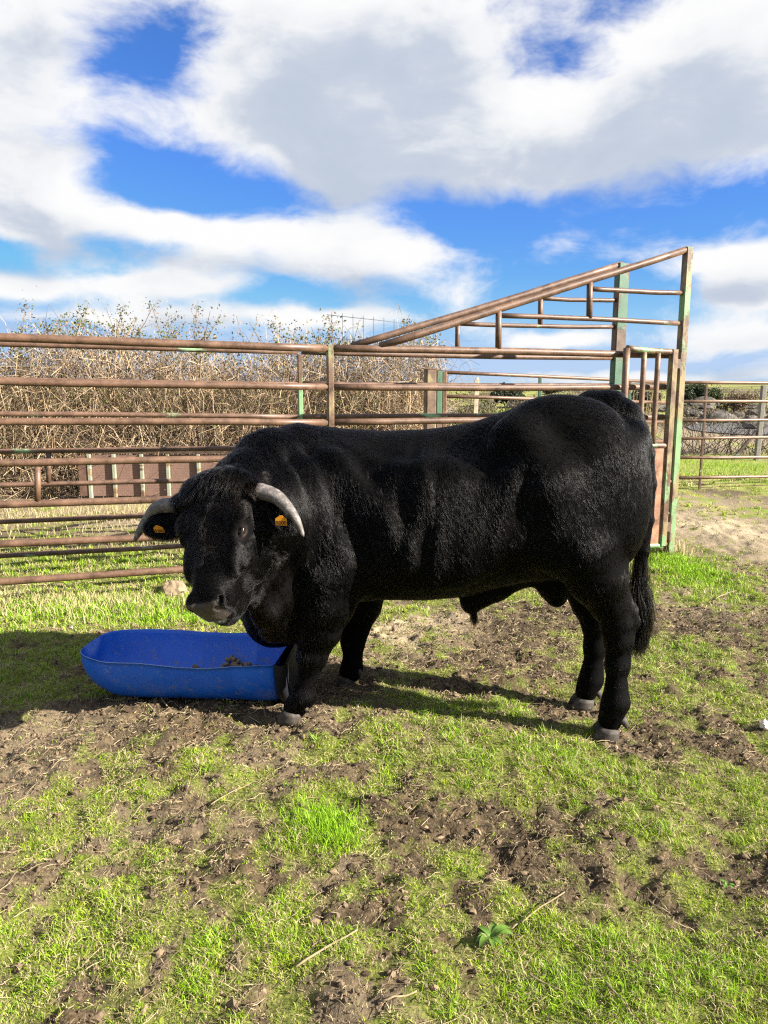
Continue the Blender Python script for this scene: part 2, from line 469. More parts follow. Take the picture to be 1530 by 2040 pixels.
def pipe_mesh(p0, p1, r, n=9, sag=0.010, sides=14):
    ts = np.linspace(0, 1, n)
    k = random.uniform(-1, 1) * sag
    pts = [p0 + (p1 - p0) * q + np.array([0, 0, k * math.sin(math.pi * q) + random.uniform(-1, 1) * 0.002]) for q in ts]
    return tube(pts, r, sides)
def rails(parent, fn, rows, u0, u1, ua, ub, r, mat, over=None):
    """rows: (v at ua, v at ub); each rail runs from pixel column u0 to u1."""
    for i, (va, vb) in enumerate(rows):
        e = (over or {}).get(i, u1)
        f = lambda u: va + (vb - va) * (u - ua) / (ub - ua)
        rr = r * (1.12 if i == 0 else 1.0)
        V, F = pipe_mesh(fn(u0, f(u0)), fn(e, f(e)), rr)
        part('rail', V, F, mat, parent)

def ground_at(p): 
    return float(ground_z(np.array([p[0]]), np.array([p[1]]))[0])
def upright(parent, name, ptop, hx, hy, ax, mat, zbot=None):
    zb = ground_at(ptop) - 0.05 if zbot is None else zbot
    V, F = post_between((ptop[0], ptop[1], zb), ptop, hx, hy, ax)
    return part(name, V, F, mat, parent, smooth=False)
def base_of(p):
    return (p[0], p[1], ground_at(p))

# near row, left panel
rows_A = [(671, 693.6), (758, 770.5), (842, 842), (923, 911), (1005, 985), (1086, 1059), (1161, 1118)]
near_left = thing('rail_panel', base_of(pa(300, 680)), 'near rusty seven rail steel panel running off the left edge behind the bull head', 'fence')
rails(near_left, pa, rows_A, -330, 652, 0, 640, 0.0265, m_rust)
V, F = pipe_mesh(pa(75, 930), pa(75, 999), 0.022, 3)
part('spacer', V, F, m_rust, near_left)
upright(near_left, 'post', pa(-330, 662), 0.03, 0.03, dA, m_mix_post)
# near row, right panel with its raised wing
near_right = thing('rail_panel', base_of(pa(950, 690)), 'near rusty rail panel behind the bull back with sloping wing and tall end post', 'fence')
upright(near_right, 'post', pa(657, 687), 0.024, 0.030, dA, m_mix_post)
rows_A2 = [(694, 706), (771, 771), (841, 832), (908, 897), (981, 962), (1054, 1026), (1112, 1087)]
rails(near_right, pa, rows_A2, 662, 1336, 662, 1236, 0.0265, m_rust)
V, F = pipe_mesh(pa(757, 690), pa(1367, 498), 0.030); part('sloping_rail', V, F, m_rust, near_right)
for (u, v0, v1) in ((993.7, 614, 696), (1175, 558, 634)):
    V, F = pipe_mesh(pa(u, v0), pa(u - 1, v1), 0.026, 3); part('spacer', V, F, m_rust, near_right)
for (u0, v0, u1, v1) in ((1175, 575, 1358, 584), (995, 629, 1352, 644)):
    V, F = pipe_mesh(pa(u0, v0), pa(u1, v1), 0.021); part('wing_rail', V, F, m_rust_b, near_right)
end_a = pa(1371, 493)
upright(near_right, 'end_post', end_a, 0.036, 0.036, dA, m_mix_post)
# far row
rows_B = [(684, 702), (755, 766.5), (826, 831), (898.5, 891), (968.5, 953), (1039, 1012), (1106, 1072)]
far_left = thing('rail_panel', base_of(pb(300, 690)), 'far rusty rail panel of the race on the left, seen between the near rails', 'fence')
rails(far_left, pb, rows_B, -330, 592, 0, 640, 0.0215, m_rust_b)
upright(far_left, 'post', pb(597, 706), 0.020, 0.02, dB, m_light_post)
V, F = pipe_mesh(pb(97, 902), pb(97, 965), 0.02, 3); part('spacer', V, F, m_rust_b, far_left)
far_right = thing('rail_panel', base_of(pb(950, 690)), 'far rail panel of the race with sloping wing ending at the wide dark green post', 'fence')
rows_B2 = [(701, 713), (764, 768), (830, 827), (892, 881), (953, 936), (1012, 990), (1072, 1044)]
rails(far_right, pb, rows_B2, 602, 1222, 602, 1225, 0.0225, m_rust_b)
V, F = pipe_mesh(pb(700, 690), pb(1238, 526), 0.032); part('sloping_rail', V, F, m_rust_b, far_right)
for (u, v0, v1) in ((912, 640, 703), (1077, 590, 647)):
    V, F = pipe_mesh(pb(u, v0), pb(u - 1, v1), 0.024, 3); part('spacer', V, F, m_rust_b, far_right)
for (u0, v0, u1, v1) in ((1077, 594, 1232, 598), (913, 645, 1232, 651)):
    V, F = pipe_mesh(pb(u0, v0), pb(u1, v1), 0.021); part('wing_rail', V, F, m_rust_b, far_right)
upright(far_right, 'end_post', pb(1240, 525), 0.062, 0.045, dB, m_green_post)

# swing gate on the near end post
gofs = nA * 0.075
def pg(u, v): return plane_pt(u, v, A0 + gofs[:2], A1 + gofs[:2])
gl, gr = pg(1249, 693), pg(1342, 701)
gate = thing('swing_gate', (gr[0], gr[1], ground_at(gr)), 'small hinged steel gate with upright bars above a rusty sheet, behind the bull rump', 'gate')
zb = pg(1322, 1086)[2]; zm = pg(1310, 888)[2]
V, F = pipe_mesh(gl, gr, 0.027); part('top_bar', V, F, m_mix_post, gate)
V, F = pipe_mesh(gl, np.array([gl[0], gl[1], zb]), 0.030, 6); part('side_bar', V, F, m_rust_y, gate)
V, F = post_between((gr[0], gr[1], zb), gr + np.array([0, 0, 0.02]), 0.032, 0.032, dA); part('hinge_bar', V, F, m_mix_post, gate, smooth=False)
for q in (0.37, 0.67):
    pt = gl + (gr - gl) * q
    V, F = pipe_mesh(pt, np.array([pt[0], pt[1], zm]), 0.023, 6); part('bar', V, F, m_rust_y, gate)
V, F = pipe_mesh(np.array([gl[0], gl[1], zm]), np.array([gr[0], gr[1], zm]), 0.026); part('middle_bar', V, F, m_mix_post, gate)
V, F = pipe_mesh(np.array([gl[0], gl[1], zb]), np.array([gr[0], gr[1], zb]), 0.024); part('bottom_bar', V, F, m_mix_post, gate)
c = (gl + gr) / 2; c[2] = (zm + zb) / 2
V, F = box(c + nA * 0.008, np.linalg.norm((gr - gl)[:2]) / 2 - 0.004, 0.004, (zm - zb) / 2, dA, np.cross((0, 0, 1.0), dA), (0, 0, 1))
part('sheet', V, F, m_sheet, gate, smooth=False)
for (v0, v1) in ((704, 750), (1028, 1074)):
    pt = pg(1361 - (v0 - 704) * 0.087, (v0 + v1) / 2); hl = (pg(1345, v0)[2] - pg(1345, v1)[2]) / 2
    hp = gr + dA * 0.072; hp = np.array([hp[0], hp[1], pt[2]])
    V1, F1 = tube([hp - (0, 0, hl), hp + (0, 0, hl)], 0.016, 10)
    V2, F2 = tube([hp + (0, 0, hl * 0.35), hp + (0, 0, hl)], 0.022, 10)
    V3, F3 = tube([hp - (0, 0, hl), hp - (0, 0, hl * 0.45)], 0.022, 10)
    V4, F4 = box(hp - dA * 0.024 + (0, 0, hl * 0.1), 0.022, 0.02, hl * 0.4, dA, nA)
    V, F = join([(V1, F1), (V2, F2), (V3, F3), (V4, F4)]); part('hinge', V, F, m_green_post, gate, smooth=False)

# pipe fence of the next pen
D0, D1 = np.array([0.74, 9.15]), np.array([4.2, 11.2])
C1 = np.array([7.4, 12.1])
def pd(u, v): return plane_pt(u, v, D0, D1)
def pc(u, v): return plane_pt(u, v, D1, C1)
pen = thing('pipe_fence', base_of(pd(900, 742)), 'thin pipe fence of the next pen seen left of the wide green post', 'fence')
for i, (va, vb) in enumerate(((742, 760), (789, 799), (836, 838), (882, 876), (926, 913), (970, 951))):
    V, F = pipe_mesh(pd(888, va), pd(1336, vb + 3), 0.023, 5, sides=10); part('rail', V, F, m_rust, pen)
upright(pen, 'post', pd(886, 740), 0.026, 0.026, (1, 0, 0), m_rust_y)
for u, v in ((1076, 752), (1255, 760)):
    upright(pen, 'post', pd(u, v), 0.020, 0.02, (1, 0, 0), m_green_post)
pen2 = thing('pipe_fence', base_of(pc(1408, 763)), 'thin six rail pipe fence crossing the right edge beyond the gate', 'fence')
for i, (va, vb) in enumerate(((762, 764), (800, 801), (838, 836), (874, 870), (912, 907), (952, 944))):
    V, F = pipe_mesh(pc(1338, va), pc(1720, vb), 0.024, 5, sides=10); part('rail', V, F, m_rust_y, pen2)
for u in (1408, 1700):
    upright(pen2, 'post', pc(u, 763), 0.016, 0.016, (1, 0, 0), m_rust_b)

# ================================================================== BEHIND THE RACE
def tubes_bulk(P_, rad, sides=3):
    """Many thin tubes at once: P_ (n,k,3), rad (n,k) -> vertex and quad arrays."""
    n, k, _ = P_.shape
    T = np.gradient(P_, axis=1); T /= np.linalg.norm(T, axis=2, keepdims=True) + 1e-9
    ref = np.where(np.abs(T[..., 2:3]) > 0.9, np.array([1.0, 0, 0]), np.array([0, 0, 1.0]))
    A = np.cross(ref, T); A /= np.linalg.norm(A, axis=2, keepdims=True) + 1e-9
    Bn = np.cross(T, A)
    V = []
    for s_ in range(sides):
        th = 2 * math.pi * s_ / sides
        V.append(P_ + (A * math.cos(th) + Bn * math.sin(th)) * rad[..., None])
    V = np.stack(V, 2).reshape(-1, 3)                                # n,k,sides
    i_ = np.arange(n)[:, None, None] * (k * sides); j_ = np.arange(k - 1)[None, :, None] * sides; q_ = np.arange(sides)[None, None, :]; q1_ = (q_ + 1) % sides
    F = np.stack([i_ + j_ + q_, i_ + j_ + q1_, i_ + j_ + sides + q1_, i_ + j_ + sides + q_], -1).reshape(-1, 4)
    return V, F
def leaf_quads(C, size, r_, flat=0.0):
    """Folded two-triangle leaves at points C (n,3)."""
    n = len(C)
    a = r_.normal(size=(n, 3)); a /= np.linalg.norm(a, axis=1, keepdims=True)
    b_ = r_.normal(size=(n, 3)); b_ -= a * np.einsum('ij,ij->i', a, b_)[:, None]; b_ /= np.linalg.norm(b_, axis=1, keepdims=True)
    s_ = (size * r_.uniform(0.6, 1.3, n))[:, None]
    nn = np.cross(a, b_)
    V = np.stack([C - a * s_, C + b_ * s_ * 0.55 + nn * s_ * 0.2, C + a * s_, C - b_ * s_ * 0.55 + nn * s_ * 0.2], 1).reshape(-1, 3)
    i_ = np.arange(n)[:, None] * 4
    return V, np.concatenate([i_ + np.array([[0, 1, 2]]), i_ + np.array([[0, 2, 3]])], 0)
def col_mat(name, rough=0.8, trans=0.0, spec=0.2):
    m, t, b = mat_new(name)
    at_ = t.n('ShaderNodeAttribute', attribute_name='Col').outputs['Color']
    t.link(at_, b.inputs['Base Color']); b.inputs['Roughness'].default_value = rough; b.inputs['Specular IOR Level'].default_value = spec
    if trans:
        tr = t.n('ShaderNodeBsdfTranslucent', {'Color': at_}); mx = t.n('ShaderNodeMixShader', {0: trans, 1: b.outputs[0], 2: tr.outputs[0]})
        t.link(mx.outputs[0], m.node_tree.nodes['Material Output'].inputs[0])
    return m
m_twig = col_mat('dry_stems', 0.85)
m_leaf = col_mat('leaf', 0.55, 0.30, 0.3)

r3 = np.random.default_rng(11)
HEDGE_Y0, HEDGE_Y1 = 10.35, 12.0
hb0 = (-2.6, 11.0, 0.0)
thicket = thing('bramble_thicket', hb0, 'tangled dry bramble thicket with pale stems and few leaves behind the rails', 'thicket')
def hedge_h(x):
    h = 2.05 + 0.16 * np.sin(x * 1.3 + 1.0) + 0.10 * np.sin(x * 3.7) + 0.55 * (fbm(x * 2.7, 0 * x + 3.3, 3) - 0.5) - 0.28 * sstep(x, -0.8, 0.9) - 0.12 * (1 - sstep(x, -6.0, -4.2))
    return h
# arching stems
n = 4000; k = 8
x0 = r3.uniform(-7.5, 0.75, n); y0 = r3.uniform(HEDGE_Y0 + 0.25, HEDGE_Y1, n)
hgt = hedge_h(x0) * (r3.uniform(0.30, 1.0, n) + 0.11 * np.minimum(3.0, r3.exponential(1.0, n)) * (r3.random(n) < 0.35)); dx = r3.normal(0, 0.55, n); dy = r3.normal(-0.10, 0.35, n)
tt = np.linspace(0, 1, k)
P_ = np.empty((n, k, 3))
apex = r3.uniform(0.55, 1.0, n)
for i, q in enumerate(tt):
    u_ = q / apex
    P_[:, i, 0] = x0 + dx * q ** 1.3; P_[:, i, 1] = y0 + dy * q; P_[:, i, 2] = hgt * (1 - (1 - np.minimum(u_, 2)) ** 2)
P_ += r3.normal(scale=0.022, size=P_.shape)
rd = (r3.uniform(0.0012, 0.0052, n)[:, None] * np.linspace(1.1, 0.5, k)[None])
V1, F1 = tubes_bulk(P_, rd)
c1 = np.repeat(np.where(r3.random(n)[:, None] < 0.7, np.array([0.46, 0.33, 0.205]) * r3.uniform(0.55, 1.35, n)[:, None], np.array([0.15, 0.11, 0.08]) * r3.uniform(0.5, 1.3, n)[:, None]), k * 3, 0)
# short cross twigs that fill the mass
n2 = 20000; k2 = 3
c0 = np.stack([r3.uniform(-7.6, 0.85, n2), HEDGE_Y0 + (HEDGE_Y1 - HEDGE_Y0) * r3.random(n2) ** 1.5, np.zeros(n2)], 1)
c0[:, 2] = hedge_h(c0[:, 0]) * r3.random(n2) ** 1.25 * 1.0
dr = r3.normal(size=(n2, 3)) * np.array([0.75, 0.45, 1.0]); dr /= np.linalg.norm(dr, axis=1, keepdims=True)
ln = r3.uniform(0.08, 0.34, n2)[:, None]
P2 = np.stack([c0 - dr * ln, c0 + r3.normal(scale=0.03, size=(n2, 3)), c0 + dr * ln], 1)
P2[..., 2] = np.maximum(P2[..., 2], 0.01)
V2, F2 = tubes_bulk(P2, np.repeat(r3.uniform(0.0012, 0.0036, n2)[:, None], 3, 1))
c2 = np.repeat(np.where(r3.random(n2)[:, None] < 0.62, np.array([0.42, 0.315, 0.20]) * r3.uniform(0.5, 1.4, n2)[:, None], np.array([0.12, 0.085, 0.065]) * r3.uniform(0.4, 1.3, n2)[:, None]), 9, 0)
o = part('dry_stems', np.vstack([V1, V2]), np.vstack([F1, F2 + len(V1)]), m_twig, thicket, smooth=False, kind='stuff')
set_color(o.data, 'Col', np.vstack([c1, c2]))
# dead and green leaves caught in it
n = 15000
C_ = np.stack([r3.uniform(-7.6, 0.85, n), HEDGE_Y0 + 1.4 * r3.random(n) ** 1.3, np.zeros(n)], 1)
C_[:, 2] = hedge_h(C_[:, 0]) * (1.10 - 1.02 * r3.random(n) ** 1.35)
V, F = leaf_quads(C_, 0.023, r3)
green = (r3.random(n) < 0.30 + 0.35 * sstep(C_[:, 2], 1.6, 2.1))[:, None]
cl = np.where(green, np.array([0.075, 0.10, 0.022]) * r3.uniform(0.6, 1.8, n)[:, None], np.array([0.26, 0.16, 0.075]) * r3.uniform(0.5, 1.4, n)[:, None])
o = part('leaves', V, F, m_leaf, thicket, smooth=False, kind='stuff'); set_color(o.data, 'Col', np.repeat(cl, 4, 0))
# tall canes that stand out against the sky
CANES = [(270, 640, 12), (330, 640, -18), (420, 622, 12), (230, 635, -8), (110, 650, 10), (480, 640, 6), (540, 640, -14), (640, 655, 8), (20, 665, -10), (365, 645, 22), (55, 597, 8), (40, 650, 4), (175, 610, 20), (150, 625, -25), (245, 600, 10), (318, 597, 30), (300, 606, -12), (380, 615, -20), (395, 600, 3), (440, 630, 25), (470, 628, -10), (520, 628, 20), (130, 630, 30), (590, 645, 10), (620, 650, -12), (655, 628, -6), (670, 640, 18), (715, 640, 10), (560, 655, 14), (210, 612, -14), (350, 625, 16), (85, 640, -15), (495, 640, -25), (740, 690, 12), (800, 715, 16), (850, 715, 28), (870, 725, 40)]
for i, (u, v, lean) in enumerate(CANES):
    Yc = 10.6 + 0.8 * r3.random()
    tip_ = PW(u, v, Yc); ln_ = r3.uniform(0.9, 1.6)
    bs = tip_ + np.array([-math.tan(R(lean)) * ln_, r3.uniform(-0.1, 0.1), -ln_])
    q = np.linspace(0, 1, 7)[:, None]
    side = np.array([math.copysign(0.10, lean), 0, 0]) * (q * (1 - q)) * -1.6
    pts = bs + (tip_ - bs) * q + side + np.array([0, 0, 1]) * 0.12 * q * (1 - q) + r3.normal(scale=0.008, size=(7, 3))
    V, F = tube(pts, np.linspace(0.008, 0.0035, 7), 5)
    cn = part('cane', V, F, m_twig, thicket); set_color(cn.data, 'Col', np.tile(np.array([0.17, 0.12, 0.085]) * r3.uniform(0.7, 1.6), (len(V), 1)))
    nl = int(r3.integers(25, 150))
    ctrs = 1 - 0.75 * r3.random(9) ** 1.1; qq = np.clip(ctrs[r3.integers(0, 9, nl)] + r3.normal(scale=0.03, size=nl), 0, 1)
    Cl = np.stack([np.interp(qq, np.linspace(0, 1, 7), pts[:, j]) for j in range(3)], 1) + r3.normal(size=(nl, 3)) * (0.03 + 0.06 * r3.random((nl, 1)))
    V, F = leaf_quads(Cl, 0.021, r3)
    gl_ = (r3.random(nl) < 0.5)[:, None]
    cc = np.where(gl_, np.array([0.085, 0.105, 0.03]) * r3.uniform(0.6, 1.7, nl)[:, None], np.array([0.24, 0.17, 0.09]) * r3.uniform(0.5, 1.4, nl)[:, None])
    lf = part('leaves', V, F, m_leaf, cn, smooth=False, kind='stuff'); set_color(lf.data, 'Col', np.repeat(cc, 4, 0))

# welded wire mesh standing in the thicket
m_wire = plain('grey_wire', (0.10, 0.105, 0.115), 0.5, 0.5, 0.2, 30, 0.6)
wm0, wm1 = np.array([PW(650, 640, 10.4)[0], 10.4]), np.array([PW(880, 650, 10.9)[0], 10.9])
def pw_(u, v): return plane_pt(u, v, wm0, wm1)
mesh_t = thing('wire_mesh', (wm0[0], wm0[1], 0), 'thin welded wire mesh panel sticking up above the brambles', 'wire mesh')
for i in range(11):
    u = 661 + i * 21.2 * (1 - 0.004 * i); vt = 622 + i * 2.3
    pt = pw_(u, vt); V, F = tube([(pt[0] + 0.01, pt[1], 0.0), pt], 0.0038, 5); part('wire', V, F, m_wire, mesh_t)
for (va, vb) in ((627, 651), (672, 692), (716, 733), (760, 775)):
    V, F = tube([pw_(651, va), pw_(875, vb)], 0.0036, 5); part('wire', V, F, m_wire, mesh_t)

# old chequer-plate panel leaning at the foot of the thicket
m_chk, t, b = mat_new('chequer_plate_rust')
p = obj_coords(t)
br = t.n('ShaderNodeTexBrick', {'Vector': t.vmath('MULTIPLY', t.n('ShaderNodeCombineXYZ', {0: t.n('ShaderNodeSeparateXYZ', {0: p}).outputs[0], 1: t.n('ShaderNodeSeparateXYZ', {0: p}).outputs[2]}).outputs[0], (1, 1, 1)), 'Scale': 22.0, 'Mortar Size': 0.03, 'Brick Width': 0.7, 'Row Height': 0.5})
n1 = t.noise(p, 7, 5, 0.6); n2_ = t.noise(p, 50, 4, 0.6)
c = t.mix(n1, (0.15, 0.085, 0.062), (0.26, 0.16, 0.122)); c = t.mix(t.math('MULTIPLY', n2_, 0.4), c, (0.15, 0.08, 0.055))
t.link(c, b.inputs['Base Color']); b.inputs['Roughness'].default_value = 0.75
bump(t, b, t.math('SUBTRACT', n2_, t.math('MULTIPLY', br.outputs['Fac'], 1.5)), 0.8, 0.006)
m_pale_bar = rust_paint('pale_green_bar', green=0.55, yellow=0.45, paint=(0.28, 0.30, 0.21))
m_brown_board = plain('brown_board', (0.13, 0.075, 0.055), 0.8, 0.2)
q0 = GP(160, 1001); q1 = np.array([GP(700, 992)[0], q0[1] + 0.12])
def pq(u, v): return plane_pt(u, v, q0[:2], q1)
chk = thing('sheet_panel', (q0[0], q0[1], 0), 'low rusty chequer plate panel with pale upright bars at the foot of the brambles', 'panel')
us = [180, 229, 284, 336, 397, 455, 513, 571, 628]
zt_, zb_2 = pq(300, 906)[2], pq(300, 988)[2]
for a, c in zip(us[:-1], us[1:]):
    A_, C_2 = pq(a, 950), pq(c, 950)
    V, F = box(((A_ + C_2) / 2 * np.array([1, 1, 0])) + np.array([0, 0.02, (zt_ + zb_2) / 2]), (C_2[0] - A_[0]) / 2 - 0.004, 0.006, (zt_ - zb_2) / 2)
    part('sheet', V, F, m_chk, chk, smooth=False)
for i, u in enumerate(us):
    A_ = pq(u, 950)
    V, F = box((A_[0], A_[1] - 0.012, (zt_ + zb_2) / 2 - 0.02), 0.022, 0.022, (zt_ - zb_2) / 2 + 0.03, bev=0.004); part('bar', V, F, m_pale_bar, chk, smooth=False)
A_, C_2 = pq(160, 950), pq(178, 950)
V, F = box(((A_[0] + C_2[0]) / 2 - 0.01, A_[1], (zt_ + zb_2) / 2), (C_2[0] - A_[0]) / 2, 0.02, (zt_ - zb_2) / 2 - 0.01); part('board', V, F, m_brown_board, chk, smooth=False)
m_dark_rail = rust_paint('dark_rail', green=0.2, rust=(0.07, 0.045, 0.035))
for zz in (zt_ + 0.035, zb_2 - 0.045):
    V, F = box(((pq(us[0], 950)[0] + pq(us[-1], 950)[0]) / 2, q0[1] + 0.05, zz), (pq(us[-1], 950)[0] - pq(us[0], 950)[0]) / 2 + 0.04, 0.03, 0.018); part('rail', V, F, m_dark_rail, chk, smooth=False)

# posts where the thicket ends
m_old_wood = plain('weathered_post', (0.34, 0.26, 0.14), 0.8, 0.2, 0.35, 14)
m_pale_wood = plain('pale_board', (0.47, 0.40, 0.29), 0.8, 0.2, 0.2, 14)
m_conc = plain('concrete_post', (0.20, 0.185, 0.165), 0.9, 0.2, 0.2, 20)
pt = PW(857, 736, 8.9)
pst = thing('steel_post', (pt[0], pt[1], 0), 'stout square post with a yellowed face at the right end of the brambles', 'post')
V, F = post_between((pt[0], pt[1], -0.03), pt, 0.062, 0.06, (0.97, 0.25, 0)); part('shaft', V, F, rust_paint('yellowed_post', green=0.04, yellow=0.50, rust=(0.12, 0.075, 0.05), tall=True), pst, smooth=False)
V, F = box(pt + np.array([0, 0, 0.006]), 0.066, 0.064, 0.006, np.array([0.97, 0.25, 0]), np.array([-0.25, 0.97, 0])); part('cap', V, F, m_rust_b, pst, smooth=False)
pt = PW(874, 738, 9.0)
pst = thing('steel_post', (pt[0], pt[1], 0), 'narrow dark green post right beside the yellowed square post', 'post')
V, F = post_between((pt[0], pt[1], -0.03), pt, 0.036, 0.04, (0.97, 0.25, 0)); part('shaft', V, F, m_green_post, pst, smooth=False)
V, F = box(pt + np.array([0, 0, 0.005]), 0.040, 0.044, 0.005, np.array([0.97, 0.25, 0]), np.array([-0.25, 0.97, 0])); part('cap', V, F, m_rust_b, pst, smooth=False)
pt = PW(950, 756, 12.5)
pst = thing('stake', (pt[0], pt[1], 0), 'pale wooden stake standing beyond the thin pipe fence', 'stake')
V, F = post_between((pt[0] - 0.03, pt[1], -0.03), pt, 0.035, 0.02, (1, 0, 0)); part('shaft', V, F, m_pale_wood, pst, smooth=False)
V, F = tube([pt + np.array([0.0, 0, 0]), pt + np.array([0.02, 0, 0.035])], [0.03, 0.012], 5); part('broken_top', V, F, m_pale_wood, pst, smooth=False)
pt = PW(1522, 768, 16.0)
pst = thing('concrete_post', (pt[0], pt[1], 0), 'grey concrete fence post at the right edge beyond the pipe fence', 'post')
V, F = post_between((pt[0] - 0.03, pt[1], -0.03), pt, 0.05, 0.05, (1, 0, 0)); part('shaft', V, F, m_conc, pst, smooth=False)
V, F = post_between((pt[0] - 0.55, pt[1], 0.0), (pt[0] - 0.08, pt[1], 0.62), 0.03, 0.03, (0, 1, 0)); part('brace', V, F, m_dark_rail, pst, smooth=False)

# far trees and bushes
def bush(u, v_top, v_base, half_u, Yd, label, cat='bush', col=(0.045, 0.065, 0.025), n=2600, leaf=0.05, name='bush', trunk=True, seed=0):
    r_ = np.random.default_rng(100 + seed)
    top = PW(u, v_top, Yd); zg = float(ground_z(np.array([top[0]]), np.array([Yd]), False)[0])
    rx = half_u / FOCAL * Yd; hgt_ = top[2] - zg
    bt = thing(name, (top[0], Yd, zg), label, cat, None)
    # lobes of different size carry the leaves
    nl = 9; ctr = np.stack([r_.uniform(-0.65, 0.65, nl) * rx, r_.uniform(-0.5, 0.5, nl) * rx, hgt_ * r_.uniform(0.35, 0.78, nl)], 1)
    rad_ = np.stack([rx * r_.uniform(0.28, 0.5, nl), rx * r_.uniform(0.28, 0.5, nl), hgt_ * r_.uniform(0.16, 0.26, nl)], 1)
    w_i = r_.integers(0, nl, n)
    d_ = r_.normal(size=(n, 3)); d_ /= np.linalg.norm(d_, axis=1, keepdims=True)
    C_ = ctr[w_i] + d_ * rad_[w_i] * (r_.random(n) ** 0.35)[:, None] * 1.1
    C_[:, 2] = np.clip(C_[:, 2], 0.03 * hgt_, hgt_ * 1.02)
    C_ += np.array([top[0], Yd, zg])
    V, F = leaf_quads(C_, leaf, r_)
    o = part('crown', V, F, m_leaf, bt, smooth=False, kind='stuff')
    lob = r_.uniform(0.7, 1.35, nl)[w_i][:, None]
    set_color(o.data, 'Col', np.repeat(np.array(col) * lob * r_.uniform(0.6, 1.5, n)[:, None], 4, 0))
    for j in range(3 if trunk else 0):
        a = r_.uniform(-0.5, 0.5) * rx
        V, F = tube([(top[0] + a * 0.2, Yd, zg - 0.05), (top[0] + a * 0.6, Yd + 0.1, zg + hgt_ * 0.3), (top[0] + a, Yd, zg + hgt_ * 0.65)], [0.03 * hgt_, 0.022 * hgt_, 0.008 * hgt_], 6)
        o = part('trunk' if j == 0 else 'limb', V, F, m_twig, bt); set_color(o.data, 'Col', np.tile((0.10, 0.08, 0.06), (len(V), 1)))
    return bt
bush(1378, 762, 795, 30, 46, 'dense dark green holm oak bush on the skyline right of the tall end post', seed=1, leaf=0.11, col=(0.045, 0.060, 0.028))
bush(1416, 772, 790, 22, 48, 'smaller low green bush beside the dark oak bush on the skyline', col=(0.07, 0.085, 0.04), n=1400, seed=2, leaf=0.10)
bush(1012, 764, 800, 40, 44, 'dark evergreen bush on the skyline behind the thin pipe fence', col=(0.045, 0.055, 0.03), seed=3, leaf=0.10)
bush(945, 790, 830, 55, 20, 'olive green broom bush low behind the pale stake', col=(0.10, 0.105, 0.035), n=3000, leaf=0.035, trunk=False, seed=4)
bush(1010, 808, 835, 34, 22, 'bright yellow green low shrub behind the thin pipe fence', col=(0.14, 0.17, 0.03), n=1800, leaf=0.04, trunk=False, seed=5)
bush(1045, 788, 815, 34, 28, 'grey brown bare bush left of the bull rump', col=(0.12, 0.10, 0.07), n=1500, leaf=0.05, seed=6)
bush(1470, 780, 800, 40, 36, 'brownish scrub bush among the far boulders', col=(0.13, 0.095, 0.06), n=1900, leaf=0.06, seed=7)
bush(1290, 775, 810, 30, 40, 'dark scrub bush seen through the gate bars', col=(0.06, 0.06, 0.035), n=1700, leaf=0.08, seed=8)
bush(1100, 770, 780, 30, 60, 'small far bush on the skyline just above the bull back', col=(0.06, 0.065, 0.04), n=900, leaf=0.12, seed=9)
# low scrub that covers the ridge as one mass
rs = np.random.default_rng(77); n = 20000
Ys = rs.uniform(29, 70, n); Xs = Ys * rs.uniform(0.02, 0.75, n)
pat = fbm(Xs * 0.35, Ys * 0.35, 3); kp = pat > 0.47; Xs, Ys, pat = Xs[kp], Ys[kp], pat[kp]; n = len(Xs)
Zs = ground_z(Xs, Ys, False) + rs.random(n) ** 1.8 * np.clip((pat - 0.46) * 3.0, 0.06, 0.6)
V, F = leaf_quads(np.stack([Xs, Ys, Zs], 1), 0.085, rs)
o = part('scrub', V, F, m_leaf, smooth=False, kind='stuff')
tone = fbm(Xs * 0.5 + 9, Ys * 0.5, 2)[:, None]
set_color(o.data, 'Col', np.repeat((np.array([0.055, 0.06, 0.028]) * (1 - tone) + np.array([0.21, 0.165, 0.115]) * tone) * rs.uniform(0.6, 1.4, (n, 1)), 4, 0))
tag(o, 'low grey brown scrub covering the far ridge', 'scrub')

# boulders along the far ridge
m_rock = plain('granite', (0.10, 0.09, 0.078), 0.9, 0.2, 0.45, 3.0, bmp=0.6)
def boulder(c, sx, sy, sz, seed, mat=None, sub_=2):
    bm_ = bmesh.new(); bmesh.ops.create_icosphere(bm_, subdivisions=sub_, radius=1.0)
    V = np.array([v.co[:] for v in bm_.verts]); F = [[v.index for v in f.verts] for f in bm_.faces]; bm_.free()
    r_ = np.random.default_rng(seed)
    for _ in range(7):
        d_ = r_.normal(size=3); d_ /= np.linalg.norm(d_); h_ = r_.uniform(0.55, 0.85)
        over = np.maximum(0, V @ d_ - h_); V = V - np.outer(over, d_) * 0.85
    V = V * (1 + 0.05 * r_.normal(size=(len(V), 1)))
    return V * np.array([sx, sy, sz]) + np.array(c), F
rb = np.random.default_rng(5)
for i in range(24):
    u = rb.uniform(1285, 1560) if i < 18 else rb.uniform(880, 1080); Yd = rb.uniform(27, 46); sx_ = rb.uniform(0.25, 1.0)
    x_ = PW(u, 780, Yd)[0]; zg = float(ground_z(np.array([x_]), np.array([Yd]), False)[0])
    V, F = boulder((x_, Yd, zg + sx_ * 0.15), sx_, sx_ * 0.8, sx_ * rb.uniform(0.35, 0.6), 200 + i)
    o = part('boulder', V - np.array([x_, Yd, zg]), F, m_rock, smooth=False); o.location = (x_, Yd, zg)
    tag(o, 'grey granite boulder on the scrubby ridge far behind the pens', 'boulder', 'far boulders on the ridge')

